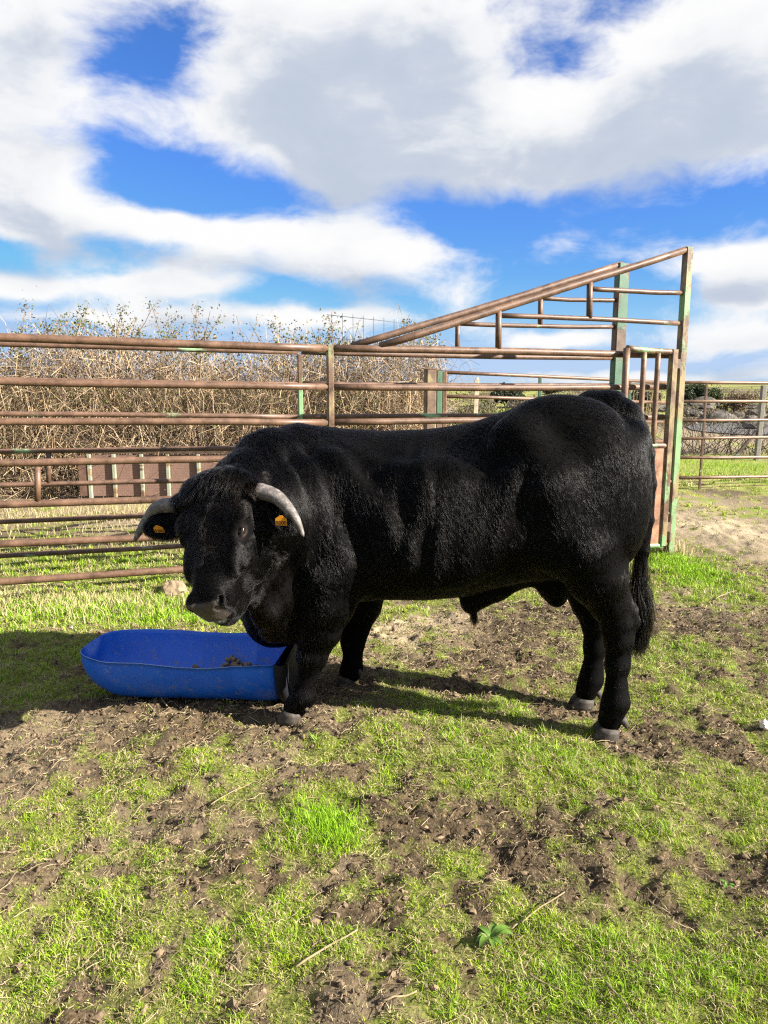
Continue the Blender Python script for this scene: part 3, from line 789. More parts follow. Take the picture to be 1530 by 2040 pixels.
# dead brush along the far fence line and dry reeds
def brush(u0, u1, v0, v1, Yd, n, col, label, name, up=0.6, seed=0, r0=0.006):
    r_ = np.random.default_rng(300 + seed)
    a, c = PW(u0, v1, Yd), PW(u1, v1, Yd); zt2 = PW(u0, v0, Yd)[2]; zg = float(ground_z(np.array([(a[0] + c[0]) / 2]), np.array([Yd]), False)[0])
    P_ = np.empty((n, 5, 3)); xb = r_.uniform(a[0], c[0], n); yb_ = Yd + r_.uniform(-0.6, 0.6, n)
    d_ = r_.normal(size=(n, 2)) * (1 - up); hg = (zt2 - zg) * r_.uniform(0.5, 1.05, n)
    for i, q in enumerate(np.linspace(0, 1, 5)):
        P_[:, i, 0] = xb + d_[:, 0] * q * hg * 1.4; P_[:, i, 1] = yb_ + d_[:, 1] * q * hg; P_[:, i, 2] = zg + hg * q
    P_ += r_.normal(scale=0.025, size=P_.shape)
    t_ = thing(name, ((a[0] + c[0]) / 2, Yd, zg), label, 'brush' if name != 'reeds' else 'reeds')
    V, F = tubes_bulk(P_, np.repeat((r0 * np.linspace(1.2, 0.5, 5))[None], n, 0))
    o = part('stems', V, F, m_twig, t_, smooth=False, kind='stuff'); set_color(o.data, 'Col', np.repeat(np.array(col) * r_.uniform(0.6, 1.4, n)[:, None], 15, 0))
brush(1345, 1560, 790, 836, 17.5, 130, (0.045, 0.035, 0.028), 'dark dead brush along the far fence line at right', 'dead_brush', 0.35, 1)
brush(1252, 1282, 778, 832, 15.0, 110, (0.42, 0.33, 0.17), 'tuft of pale dry reeds seen between the gate bars', 'reeds', 0.85, 2)
brush(885, 1075, 795, 832, 18.0, 160, (0.14, 0.11, 0.07), 'brown dead brush behind the thin pipe fence', 'dead_brush', 0.5, 3)

# grey dirt track beyond the pipe fence
m_track = plain('grey_track', (0.115, 0.11, 0.105), 0.95, 0.1, 0.3, 2.0, bmp=0.4)
tp0 = [(1366, 852), (1390, 845), (1450, 842), (1560, 838), (1760, 834), (1760, 866), (1560, 868), (1470, 867), (1410, 862), (1378, 858)]
V = [GP(u, v, 0.0) for (u, v) in tp0]; V = [np.array([q[0], q[1], 0.03 + float(ground_z(np.array([q[0]]), np.array([q[1]]))[0])]) for q in V]
o = part('track', V, [tuple(range(len(V)))], m_track, kind='structure')

# ================================================================== BULL
# The body is one closed skin, grown from a distance field of loft, muscles and limbs.
BO = np.array([1.0, 3.33]); BF = np.array([-0.983, 0.183]); BL = np.array([-0.183, -0.983])   # origin, forward, left side (camera)
def bull_plane(u, v): return plane_pt(u, v, BO, BO + BF)
def bull_sl(p): 
    q = np.asarray(p)[:2] - BO
    return q @ BF, q @ BL
def mirror(p):
    s, l = bull_sl(p); q = BO + BF * s - BL * l
    return np.array([q[0], q[1], p[2]])

X_ = np.concatenate([np.arange(-1.08, -0.36, 0.0068), np.arange(-0.36, 1.40, 0.0105)]).astype(np.float32)
Y_ = np.concatenate([np.arange(2.40, 3.22, 0.0075), np.arange(3.22, 4.02, 0.0115)]).astype(np.float32)
Z_ = np.concatenate([np.arange(-0.02, 0.56, 0.0095), np.arange(0.56, 1.62, 0.0080)]).astype(np.float32)
FLD = np.full((len(X_), len(Y_), len(Z_)), 0.35, np.float32)

def sub(lo, hi, pad=0.14):
    sl = []
    for A, a, c in zip((X_, Y_, Z_), lo, hi):
        i0, i1 = np.searchsorted(A, a - pad), np.searchsorted(A, c + pad)
        sl.append(slice(max(0, i0), min(len(A), i1)))
    sl = tuple(sl)
    return sl, X_[sl[0]][:, None, None], Y_[sl[1]][None, :, None], Z_[sl[2]][None, None, :]
def smin(a, b, k):
    if k <= 0: return np.minimum(a, b)
    h = np.clip(0.5 + 0.5 * (b - a) / k, 0, 1)
    return b + (a - b) * h - k * h * (1 - h)
def add(sl, d, k):
    FLD[sl] = smin(FLD[sl], d.astype(np.float32), k)
def cut(sl, d, k):
    FLD[sl] = -smin(-FLD[sl], d.astype(np.float32), k)
def cone(p0, r0, p1, r1, k=0.05, op=add):
    p0, p1 = np.asarray(p0, float), np.asarray(p1, float)
    rm = max(r0, r1)
    sl, x, y, z = sub(np.minimum(p0, p1) - rm, np.maximum(p0, p1) + rm)
    ab = p1 - p0; L2 = ab @ ab + 1e-9
    t = np.clip(((x - p0[0]) * ab[0] + (y - p0[1]) * ab[1] + (z - p0[2]) * ab[2]) / L2, 0, 1)
    d = np.sqrt((x - p0[0] - t * ab[0]) ** 2 + (y - p0[1] - t * ab[1]) ** 2 + (z - p0[2] - t * ab[2]) ** 2) - (r0 + (r1 - r0) * t)
    op(sl, d, k)
def chain(pts, k=0.05):
    for (a, ra), (c, rc) in zip(pts[:-1], pts[1:]):
        cone(a, ra, c, rc, k)
def chain_cut(pts, k):
    for (a, ra), (c, rc) in zip(pts[:-1], pts[1:]):
        cone(a, ra, c, rc, k, cut)
def ell(c, r, axes=None, k=0.06, op=add, pw=2.0):
    """Ellipsoid with radii r along three axes (rows)."""
    c = np.asarray(c, float); r = np.asarray(r, float); M = np.eye(3) if axes is None else np.array([np.asarray(a, float) / np.linalg.norm(a) for a in axes])
    if axes is not None and axes is globals().get('HEAD_AX'): r = r * HSC
    ext = np.sqrt(((M * r[:, None]) ** 2).sum(0))
    sl, x, y, z = sub(c - ext, c + ext)
    q = 0
    q2 = 0
    for i in range(3):
        w = (x - c[0]) * M[i, 0] + (y - c[1]) * M[i, 1] + (z - c[2]) * M[i, 2]
        q = q + np.abs(w / r[i]) ** pw; q2 = q2 + (w / r[i] ** 2) ** 2
    q = q ** (1.0 / pw)
    d = q * (q - 1.0) / np.sqrt(q2 + 1e-9) if pw == 2.0 else (q - 1.0) * r.min()
    op(sl, d, k)
FWD, LEFT, UP = np.array([BF[0], BF[1], 0]), np.array([BL[0], BL[1], 0]), np.array([0, 0, 1.0])
BODY_AX = (FWD, LEFT, UP)

# trunk: stations read along the topline and the belly (pixel column, top, bottom, half width, narrowing towards the back)
ST = [(1295, 930, 1040, 0.05, 0.1), (1286, 880, 1085, 0.15, 0.18), (1264, 842, 1120, 0.220, 0.24), (1230, 812, 1140, 0.262, 0.28), (1180, 797, 1150, 0.300, 0.3), (1120, 793, 1150, 0.315, 0.3),
      (1060, 800, 1152, 0.310, 0.28), (1000, 822, 1165, 0.300, 0.25), (940, 842, 1181, 0.318, 0.2), (860, 855, 1187, 0.350, 0.18), (760, 859, 1185, 0.358, 0.22), (700, 855, 1193, 0.345, 0.28),
      (640, 853, 1216, 0.320, 0.33), (580, 866, 1246, 0.285, 0.30), (535, 895, 1262, 0.235, 0.25), (500, 940, 1255, 0.17, 0.2), (480, 985, 1225, 0.07, 0.1)]
ss, zt, zb_, ww, tp = [], [], [], [], []
for (u, v0, v1, w_, ta) in ST:
    a, c = bull_plane(u, v0), bull_plane(u, v1)
    ss.append(bull_sl(a)[0]); zt.append(a[2]); zb_.append(c[2]); ww.append(w_); tp.append(ta)
ss = np.array(ss)
sl, x, y, z = sub((-0.75, 2.9, 0.3), (1.38, 4.0, 1.55), 0.05)
s = (x - BO[0]) * BF[0] + (y - BO[1]) * BF[1]; l = (x - BO[0]) * BL[0] + (y - BO[1]) * BL[1]
def interp(vals):
    # smooth (cubic) interpolation along the trunk
    sf = np.linspace(ss[0], ss[-1], 400); vf = np.interp(sf, ss, vals)
    kern = np.hanning(25); kern /= kern.sum()
    vf = np.convolve(np.pad(vf, 12, mode='edge'), kern, 'valid')
    return np.interp(s, sf, vf)
top_, bot_, w_, ta_ = interp(zt), interp(zb_), interp(ww), interp(tp)
zc, hh = (top_ + bot_) / 2, (top_ - bot_) / 2
zn = (z - zc) / hh
weff = np.maximum(0.02, w_ * (1 - ta_ * np.clip(zn, -0.4, 1)))
q = (np.abs(l / weff) ** 2.35 + np.abs(zn) ** 2.35) ** (1 / 2.35)
endd = np.maximum(ss[0] - s, s - ss[-1])
d = np.maximum((q - 1) * np.minimum(weff, hh), endd)
add(sl, d, 0.0)

def both(fn):
    """Near limb or muscle and its mirror on the far side."""
    fn(lambda p: np.asarray(p, float)); fn(mirror)

# hindquarters
def hq(m):
    flip = m is mirror
    ell(m(PW(1170, 985, 3.12)), (0.235, 0.098, 0.30), BODY_AX, 0.12)                # thigh
    ell(m(PW(1085, 1010, 3.12)), (0.13, 0.09, 0.22), BODY_AX, 0.10)                 # front of thigh
    ell(m(PW(1240, 985, 3.15)), (0.10, 0.085, 0.24), BODY_AX, 0.09)                 # round
    ell(m(PW(1115, 850, 3.20)), (0.21, 0.085, 0.12), BODY_AX, 0.10)                  # rump
    ell(m(PW(1026, 872, 3.155)), (0.070, 0.045, 0.050), BODY_AX, 0.12)                # hook bone
    cone(m(PW(1030, 880, 3.165)), 0.05, m(PW(1090, 960, 3.12)), 0.09, 0.12)
    ell(m(PW(1265, 880, 3.20)), (0.06, 0.06, 0.07), BODY_AX, 0.08)                   # pin bone
both(hq)
# loin hollow in front of the hook bone
def hollow(m):
    ell(m(PW(962, 888, 3.00)), (0.12, 0.070, 0.10), BODY_AX, 0.09, cut)
    ell(m(PW(1052, 1085, 2.95)), (0.07, 0.070, 0.16), BODY_AX, 0.08, cut)
both(hollow)
# rib cage and belly swell
def ribs(m):
    ell(m(PW(870, 1040, 3.17)), (0.30, 0.095, 0.26), BODY_AX, 0.14)
    ell(m(PW(990, 1010, 3.10)), (0.05, 0.040, 0.16), (FWD + UP * 0.35, LEFT, UP - FWD * 0.35), 0.07)     # flank fold edge
both(ribs)
# shoulders
def sh(m):
    ell(m(PW(662, 1030, 3.30)), (0.15, 0.09, 0.28), BODY_AX, 0.14)                   # shoulder blade
    ell(m(PW(648, 1125, 3.25)), (0.145, 0.105, 0.17), BODY_AX, 0.08)                # arm muscle
    ell(m(PW(690, 1150, 3.27)), (0.08, 0.07, 0.12), BODY_AX, 0.07)                  # elbow
both(sh)
# brisket and chest
ell(bull_plane(560, 1190), (0.16, 0.17, 0.16), BODY_AX, 0.10)
ell(bull_plane(560, 1235) + LEFT * 0.05, (0.11, 0.10, 0.10), BODY_AX, 0.10)

# ---- legs
def leg(pts, k=0.035):
    chain([(PW(u, v, Yd), r) for (u, v, Yd, r) in pts], k)
leg([(655, 1140, 3.285, 0.145), (652, 1200, 3.29, 0.122), (638, 1256, 3.30, 0.090), (627, 1290, 3.305, 0.064), (621, 1311, 3.305, 0.062), (616, 1336, 3.31, 0.040), (611, 1362, 3.31, 0.037), (604, 1386, 3.31, 0.049), (595, 1400, 3.305, 0.044)])
leg([(722, 1160, 3.75, 0.14), (715, 1205, 3.76, 0.11), (706, 1250, 3.77, 0.076), (703, 1280, 3.77, 0.058), (703, 1308, 3.775, 0.044), (701, 1330, 3.775, 0.049), (697, 1343, 3.77, 0.045)])
leg([(1160, 1090, 3.14, 0.165), (1190, 1150, 3.15, 0.125), (1212, 1200, 3.17, 0.080), (1228, 1240, 3.18, 0.060), (1229, 1275, 3.18, 0.052), (1228, 1325, 3.18, 0.044), (1228, 1368, 3.175, 0.042), (1227, 1396, 3.17, 0.052), (1219, 1416, 3.165, 0.047)])
leg([(1228, 1175, 3.18, 0.05), (1250, 1215, 3.19, 0.036), (1257, 1236, 3.195, 0.031), (1246, 1275, 3.19, 0.030), (1241, 1330, 3.185, 0.026)], 0.03)      # point of hock and tendon
leg([(1150, 1080, 3.50, 0.16), (1165, 1150, 3.50, 0.12), (1178, 1200, 3.50, 0.09), (1186, 1240, 3.50, 0.062), (1185, 1290, 3.50, 0.048), (1181, 1330, 3.50, 0.043), (1178, 1352, 3.50, 0.050), (1170, 1370, 3.495, 0.046)])
# pasterns run down into the hooves
FEET = [(GP(583, 1438), 0.0, 1.0), (GP(692, 1362), 0.1, 0.92), (GP(1208, 1462), 0.05, 1.02), (GP(1161, 1404), 0.1, 0.95)]
for (fp_, turn, scl), (u, v, Yd, r_) in zip(FEET, ((604, 1388, 3.31, 0.047), (700, 1332, 3.775, 0.046), (1226, 1400, 3.17, 0.050), (1177, 1355, 3.50, 0.048))):
    cone(PW(u, v, Yd), r_, np.array([fp_[0], fp_[1], 0.070 * scl]) - FWD * 0.012, 0.052 * scl, 0.03)
# ---- scrotum and sheath
chain([(PW(1085, 1135, 3.36), 0.07), (PW(1100, 1165, 3.36), 0.062), (PW(1108, 1188, 3.36), 0.048)], 0.04)
chain([(bull_plane(1040, 1140), 0.07), (bull_plane(985, 1168), 0.062), (bull_plane(945, 1190), 0.055), (bull_plane(938, 1203), 0.040)], 0.05)

# ---- tail bone
TAIL = [(1178, 804, 0.050), (1212, 808, 0.048), (1242, 826, 0.046), (1266, 856, 0.043), (1280, 900, 0.040), (1286, 960, 0.036), (1284, 1030, 0.031), (1277, 1090, 0.028), (1270, 1140, 0.025)]
TAILP = [(bull_plane(u, v) + LEFT * 0.05 * min(1, i / 4), r) for i, (u, v, r) in enumerate(TAIL)]
chain(TAILP[:4], 0.05); chain(TAILP[3:], 0.016)
ell(PW(612, 1303, 3.285), (0.030, 0.040, 0.045), BODY_AX, 0.03)
# ---- neck
NECK = [(PW(625, 1010, 3.50), 0.275), (PW(560, 1015, 3.36), 0.245), (PW(508, 1028, 3.20), 0.205), (PW(482, 1035, 3.10), 0.17)]
chain(NECK, 0.10)
chain([(PW(650, 925, 3.54), 0.12), (PW(590, 912, 3.48), 0.115), (PW(530, 918, 3.36), 0.11), (PW(486, 962, 3.20), 0.10), (PW(466, 990, 3.11), 0.095)], 0.08)   # crest
chain([(PW(505, 1190, 3.06), 0.045), (PW(530, 1225, 3.14), 0.040), (PW(545, 1248, 3.25), 0.046), (PW(575, 1250, 3.40), 0.07)], 0.08)                    # dewlap
chain([(PW(520, 1140, 3.13), 0.085), (PW(550, 1185, 3.26), 0.085), (PW(580, 1205, 3.40), 0.12)], 0.08)

# ---- head: its own axes. ha poll to muzzle, hl to the bull's left, hn out of the forehead
POLL = PW(430, 966, 3.03)
ha = PW(396, 1186, 3.03 - 0.30) - POLL; ha /= np.linalg.norm(ha)
hl = np.array([0.915, -0.39, 0.10]); hl = hl - ha * (hl @ ha); hl /= np.linalg.norm(hl)
hn = np.cross(hl, ha); hn /= np.linalg.norm(hn)
if hn[2] < 0: hn = -hn
HSC = np.array([0.99, 1.11, 1.08])
def H(t, l_, n_): return POLL + ha * t * HSC[0] + hl * l_ * HSC[1] + hn * n_ * HSC[2]
HEAD_AX = (ha, hl, hn)
HS = [  # along the face, half width, forehead height, jaw height
    (-0.06, 0.06, -0.05, -0.16), (-0.03, 0.105, -0.015, -0.20), (0.03, 0.130, 0.012, -0.25), (0.10, 0.132, 0.026, -0.285), (0.17, 0.128, 0.026, -0.305), (0.23, 0.117, 0.016, -0.305),
    (0.30, 0.094, 0.004, -0.290), (0.37, 0.077, -0.002, -0.258), (0.42, 0.070, -0.004, -0.232), (0.47, 0.068, -0.010, -0.210), (0.505, 0.067, -0.026, -0.195), (0.530, 0.054, -0.052, -0.178), (0.545, 0.024, -0.085, -0.15)]
hs = np.array(HS)
ext = [H(a, l_, n_) for a in (-0.08, 0.58) for l_ in (-0.15, 0.15) for n_ in (-0.3, 0.04)]
sl, x, y, z = sub(np.min(ext, 0), np.max(ext, 0), 0.03)
def hcoord(x, y, z):
    d0, d1, d2 = x - POLL[0], y - POLL[1], z - POLL[2]
    return tuple((d0 * A[0] + d1 * A[1] + d2 * A[2]) / k_ for A, k_ in zip(HEAD_AX, HSC))
t_, l_, n_ = hcoord(x, y, z)
def hint(i):
    tf = np.linspace(hs[0, 0], hs[-1, 0], 300); vf = np.interp(tf, hs[:, 0], hs[:, i])
    kern = np.hanning(19); kern /= kern.sum()
    return np.interp(t_, tf, np.convolve(np.pad(vf, 9, mode='edge'), kern, 'valid'))
hw, htop, hbot = hint(1), hint(2), hint(3)
hc, hhh = (htop + hbot) / 2, (htop - hbot) / 2
nn = (n_ - hc) / hhh
jaw = np.clip(-nn, 0, 1)
we = hw * (1 - 0.42 * jaw ** 1.5)
q = (np.abs(l_ / we) ** 2.7 + np.abs(nn) ** 2.5) ** (1 / 2.6)
d = np.maximum((q - 1) * np.minimum(we, hhh), np.maximum(hs[0, 0] - t_, t_ - hs[-1, 0]))
add(sl, d, 0.06)
for sg in (1, -1):
    ell(H(0.165, sg * 0.106, -0.006), (0.055, 0.032, 0.030), HEAD_AX, 0.04)                 # brow over the eye
    ell(H(0.29, sg * 0.090, -0.060), (0.10, 0.024, 0.045), HEAD_AX, 0.05)                   # cheek bone
    ell(H(0.24, sg * 0.075, -0.18), (0.12, 0.045, 0.09), HEAD_AX, 0.05)                     # jaw muscle
    cone(H(0.035, sg * 0.09, -0.03), 0.055, H(0.045, sg * 0.148, -0.025), 0.042, 0.04)          # horn boss
    ell(H(0.497, sg * 0.044, -0.046), (0.038, 0.032, 0.036), HEAD_AX, 0.022)                 # nostril wings
    ell(H(0.215, sg * 0.135, -0.030), (0.027, 0.034, 0.021), HEAD_AX, 0.010, cut)             # eye socket
    ell(H(0.520, sg * 0.044, -0.050), (0.018, 0.016, 0.021), (ha + hn * 0.5, hl * 0.85 - ha * sg * 0.5, hn - ha * 0.5), 0.010, cut)   # nostril
    ell(H(0.500, sg * 0.061, -0.034), (0.018, 0.010, 0.011), HEAD_AX, 0.010, cut)
ell(H(-0.015, 0, -0.018), (0.06, 0.11, 0.05), HEAD_AX, 0.05)                                 # poll
ell(H(0.508, 0, -0.078), (0.034, 0.050, 0.050), HEAD_AX, 0.022)                              # nose pad
chain([(H(0.26, 0, -0.265), 0.055), (H(0.36, 0, -0.235), 0.050), (H(0.435, 0, -0.205), 0.046), (H(0.485, 0, -0.185), 0.040)], 0.04)   # lower jaw and chin
ell(H(0.545, 0, -0.138), (0.05, 0.058, 0.010), HEAD_AX, 0.016, cut)                         # mouth line
for sg in (1, -1):
    cone(H(0.530, sg * 0.046, -0.138), 0.007, H(0.43, sg * 0.070, -0.156), 0.004, 0.014, cut)
# eyelids
EYES = [H(0.215, sg * 0.113, -0.031) for sg in (1, -1)]
for e, sg in zip(EYES, (1, -1)):
    c0 = e + hl * sg * 0.004
    pts = []
    for k in range(13):
        a = 2 * math.pi * k / 12
        pts.append(c0 + ha * math.cos(a) * 0.026 + hn * math.sin(a) * 0.0185 + hl * sg * (0.010 - 0.007 * abs(math.cos(a)) + 0.004 * max(0, math.sin(a))))
    chain([(q_, 0.0058) for q_ in pts], 0.006)
# ears: flattened funnels, drooping behind and below the horns
EAR = {}
for sg in (1, -1):
    root, tip = H(0.085, sg * 0.120, -0.085), (H(0.165, 0.270, -0.125) if sg > 0 else PW(294, 1052, 3.07))
    axd = tip - root; L = np.linalg.norm(axd); axd /= L
    face = hn * 0.75 + ha * 0.35 + hl * sg * 0.1
    face = face - axd * (face @ axd); face /= np.linalg.norm(face)
    wid = np.cross(axd, face)
    EAR[sg] = (root, tip, axd, face, wid)
    mid = root + axd * L * 0.5
    ell(mid, (L * 0.60, 0.062, 0.024), (axd, wid, face), 0.03)
    ell(mid + face * 0.030 + axd * 0.02, (L * 0.46, 0.040, 0.022), (axd, wid, face), 0.012, cut)
    cone(root - hl * sg * 0.03, 0.045, root + axd * 0.03, 0.035, 0.03)

# skin folds: shallow ridges pressed into the field
def folds(fn, lo, hi):
    sl, x, y, z = sub(lo, hi, 0)
    FLD[sl] += fn(x, y, z).astype(np.float32)
def rib_fold(x, y, z):
    s = (x - BO[0]) * BF[0] + (y - BO[1]) * BF[1]
    m = sstep(s, 0.30, 0.55) * (1 - sstep(s, 0.98, 1.12)) * sstep(z, 0.66, 0.85) * (1 - sstep(z, 1.24, 1.40))
    ph = s * 48 + 6.0 * fbm(s * 3.1 + 0 * z, z * 2.2 + 0 * s, 2) + (z - 1) * 3.5
    amp = 0.0045 * sstep(fbm(s * 5 + 9 + 0 * z, z * 2.5 + 0 * s, 2), 0.30, 0.66)
    return m * amp * np.sin(ph)
folds(rib_fold, (-0.6, 2.4, 0.5), (1.2, 3.5, 1.55))
def neck_fold(x, y, z):
    # loose skin hangs in upright folds across the neck in front of the shoulder
    s = (x - BO[0]) * BF[0] + (y - BO[1]) * BF[1]
    a, c = NECK[0][0], NECK[2][0]
    ax = (c - a); ax = ax / np.linalg.norm(ax)
    q_ = (x - a[0]) * ax[0] + (y - a[1]) * ax[1]
    m = sstep(q_, -0.10, 0.06) * (1 - sstep(q_, 0.27, 0.36)) * sstep(z, 0.66, 0.86) * (1 - sstep(z, 1.18, 1.36)) * (1 - sstep(y, 3.32, 3.46))
    ph = q_ * 58 + 1.6 * np.sin(z * 4.0 + q_ * 4) + 0.9 * np.sin(z * 9 + 1)
    return m * 0.0085 * np.sin(ph)
folds(neck_fold, (-1.05, 2.45, 0.5), (0.2, 3.7, 1.5))

def surface_nets(Fd, X, Y, Z):
    s = Fd < 0
    c = np.zeros(tuple(n - 1 for n in s.shape), np.int8)
    for i in (0, 1):
        for j in (0, 1):
            for k in (0, 1):
                c += s[i:s.shape[0] - 1 + i, j:s.shape[1] - 1 + j, k:s.shape[2] - 1 + k]
    I, J, K = np.nonzero((c > 0) & (c < 8))
    idx = np.full(c.shape, -1, np.int32); idx[I, J, K] = np.arange(len(I))
    acc = np.zeros((len(I), 3)); cnt = np.zeros(len(I))
    for ax in range(3):
        for o1 in (0, 1):
            for o2 in (0, 1):
                a = [0, 0, 0]; oth = [q for q in range(3) if q != ax]
                a[oth[0]], a[oth[1]] = o1, o2
                b_ = list(a); b_[ax] = 1
                fa = Fd[I + a[0], J + a[1], K + a[2]]; fb = Fd[I + b_[0], J + b_[1], K + b_[2]]
                m = (fa < 0) != (fb < 0)
                t = np.where(m, fa / (fa - fb + 1e-12), 0)
                pa_ = np.stack([X[I + a[0]], Y[J + a[1]], Z[K + a[2]]], 1); pb_ = np.stack([X[I + b_[0]], Y[J + b_[1]], Z[K + b_[2]]], 1)
                acc += np.where(m[:, None], pa_ + (pb_ - pa_) * t[:, None], 0); cnt += m
    V = acc / cnt[:, None]
    quads = []
    for ax in range(3):
        sh_ = [slice(None)] * 3; sh1 = [slice(None)] * 3
        sh_[ax] = slice(0, -1); sh1[ax] = slice(1, None)
        m = s[tuple(sh_)] != s[tuple(sh1)]
        ids = np.nonzero(m)
        o = [q for q in range(3) if q != ax]
        ok = (ids[o[0]] > 0) & (ids[o[1]] > 0) & (ids[o[0]] < s.shape[o[0]] - 1) & (ids[o[1]] < s.shape[o[1]] - 1)
        ids = [q[ok] for q in ids]
        def cell(d0, d1):
            q = [ids[0].copy(), ids[1].copy(), ids[2].copy()]
            q[o[0]] -= d0; q[o[1]] -= d1
            return idx[q[0], q[1], q[2]]
        qd = np.stack([cell(1, 1), cell(0, 1), cell(0, 0), cell(1, 0)], 1)
        inside = s[ids[0], ids[1], ids[2]]
        fl = inside if ax != 1 else ~inside
        qd[~fl] = qd[~fl][:, ::-1]
        quads.append(qd)
    return V, np.vstack(quads)
bV, bF = surface_nets(FLD, X_, Y_, Z_)
# keep the largest connected skin and relax the grid steps
def relax(V, F, n, lam=0.5):
    e = np.vstack([F[:, [0, 1]], F[:, [1, 2]], F[:, [2, 3]], F[:, [3, 0]]])
    for it in range(n):
        acc = np.zeros_like(V); cnt = np.zeros(len(V))
        for a, c in ((0, 1), (1, 0)):
            for k in range(3): acc[:, k] += np.bincount(e[:, a], V[e[:, c], k], len(V))
            cnt += np.bincount(e[:, a], minlength=len(V))
        f = lam if it % 2 == 0 else -lam * 0.98
        V = V + f * (acc / cnt[:, None] - V)
    return V
bV = relax(bV, bF, 6)
def vert_normals(V, F):
    n = np.cross(V[F[:, 2]] - V[F[:, 0]], V[F[:, 3]] - V[F[:, 1]])
    out = np.zeros_like(V)
    for k in range(4):
        for c in range(3): out[:, c] += np.bincount(F[:, k], n[:, c], len(V))
    return out / (np.linalg.norm(out, axis=1, keepdims=True) + 1e-12), n
bN, fN = vert_normals(bV, bF)
FLD = None

# ---- skin colour masks: nose, lips, eye rims
ht, hlat, hnrm = hcoord(bV[:, 0], bV[:, 1], bV[:, 2])
near_head = (np.abs(hlat) < 0.16) & (ht > -0.1) & (ht < 0.62) & (hnrm > -0.34) & (hnrm < 0.09)
wave = 0.012 * np.sin(hlat * 60) + 0.01 * np.cos(hlat * 45)
nose = np.where(near_head, sstep(ht - 0.75 * (hnrm + 0.05) + 0.10 * np.abs(hlat), 0.482, 0.500) * sstep(hnrm, -0.135, -0.118) * (1 - sstep(np.abs(hlat), 0.050, 0.064)), 0)
lip = np.where(near_head, np.exp(-((ht - 0.528) / 0.030) ** 4 - ((hnrm + 0.140) / 0.014) ** 4 - ((hlat + 0.018) / 0.040) ** 4), 0)
rim = np.zeros(len(bV))
for e, sg in zip(EYES, (1, -1)):
    dl = bV - (e + hl * sg * 0.012)
    a_, n2 = dl @ ha, dl @ hn
    rim = np.maximum(rim, np.exp(-((a_ - 0.006) / 0.022) ** 2 - ((n2) / 0.017) ** 2) * (np.linalg.norm(dl, axis=1) < 0.05))

m_skin, t, b = mat_new('black_hide')
p = obj_coords(t)
fib = t.noise(t.vmath('MULTIPLY', p, (1, 1, 0.25)), 260, 3, 0.6); blot = t.noise(p, 5, 4, 0.55)
a_nose = t.n('ShaderNodeAttribute', attribute_name='nose').outputs['Fac']; a_lip = t.n('ShaderNodeAttribute', attribute_name='lip').outputs['Fac']; a_rim = t.n('ShaderNodeAttribute', attribute_name='rim').outputs['Fac']
hide = t.mix(blot, (0.0014, 0.0014, 0.0015), (0.0028, 0.0026, 0.0026))
hide = t.mix(a_nose, hide, t.mix(t.noise(p, 140, 3, 0.6), (0.022, 0.018, 0.0165), (0.065, 0.053, 0.048)))
hide = t.mix(a_lip, hide, (0.22, 0.23, 0.19))
hide = t.mix(t.math('MULTIPLY', a_rim, 0.6), hide, (0.085, 0.066, 0.062))
t.link(hide, b.inputs['Base Color'])
t.link(t.mix(a_nose, (0.75, 0.75, 0.75), (0.24, 0.24, 0.24)), b.inputs['Roughness'])
t.link(t.math('MULTIPLY_ADD', a_nose, 0.38, 0.04), b.inputs['Specular IOR Level'])
bump(t, b, t.math('ADD', fib, t.math('MULTIPLY', t.n('ShaderNodeTexVoronoi', {'Vector': p, 'Scale': 190.0}).outputs[0], a_nose)), 0.5, 0.003)

bull_base = (0.25, 3.47, 0.0)
bull = thing('bull', bull_base, 'black bull standing side on with its head turned to the camera over a blue trough', 'bull')
body = part('body', bV, bF, m_skin, bull)
set_float(body.data, 'nose', nose); set_float(body.data, 'lip', np.clip(lip, 0, 1)); set_float(body.data, 'rim', rim)

# ---- coat: combed hair strands rooted in the hide
m_hair = bpy.data.materials.new('black_hair'); m_hair.use_nodes = True
ht_ = NT(m_hair.node_tree); m_hair.node_tree.nodes.clear()
hb = ht_.n('ShaderNodeBsdfHairPrincipled', {'Color': (0.006, 0.0058, 0.006, 1), 'Roughness': 0.22, 'Radial Roughness': 0.32, 'IOR': 1.22, 'Random Roughness': 0.4}, parametrization='COLOR')
hi_ = ht_.n('ShaderNodeHairInfo')
hp_ = ht_.n('ShaderNodeNewGeometry').outputs['Position']
brn = ht_.smooth(ht_.noise(hp_, 2.6, 3, 0.5), 0.52, 0.72)
hc_ = ht_.mix(hi_.outputs['Random'], (0.0030, 0.0030, 0.0034), ht_.mix(brn, (0.010, 0.009, 0.009), (0.019, 0.013, 0.009)))
ht_.link(hc_, hb.inputs['Color'])
ho = ht_.n('ShaderNodeOutputMaterial'); ht_.link(hb.outputs[0], ho.inputs[0])
scene.cycles_curves.shape = 'RIBBONS'
scene.cycles_curves.subdivisions = 1

def strands_obj(name, P, rad, parent, mat):
    """P (n, k, 3) world positions."""
    n, k, _ = P.shape
    hcv = bpy.data.hair_curves.new(name)
    hcv.add_curves([k] * n)
    hcv.attributes['position'].data.foreach_set('vector', (P - root_loc(parent)).astype(np.float32).ravel())
    at = hcv.attributes.get('radius') or hcv.attributes.new('radius', 'FLOAT', 'POINT')
    at.data.foreach_set('value', rad.astype(np.float32).ravel())
    hcv.materials.append(mat)
    o = bpy.data.objects.new(name, hcv)
    link_obj(o, parent)
    return o

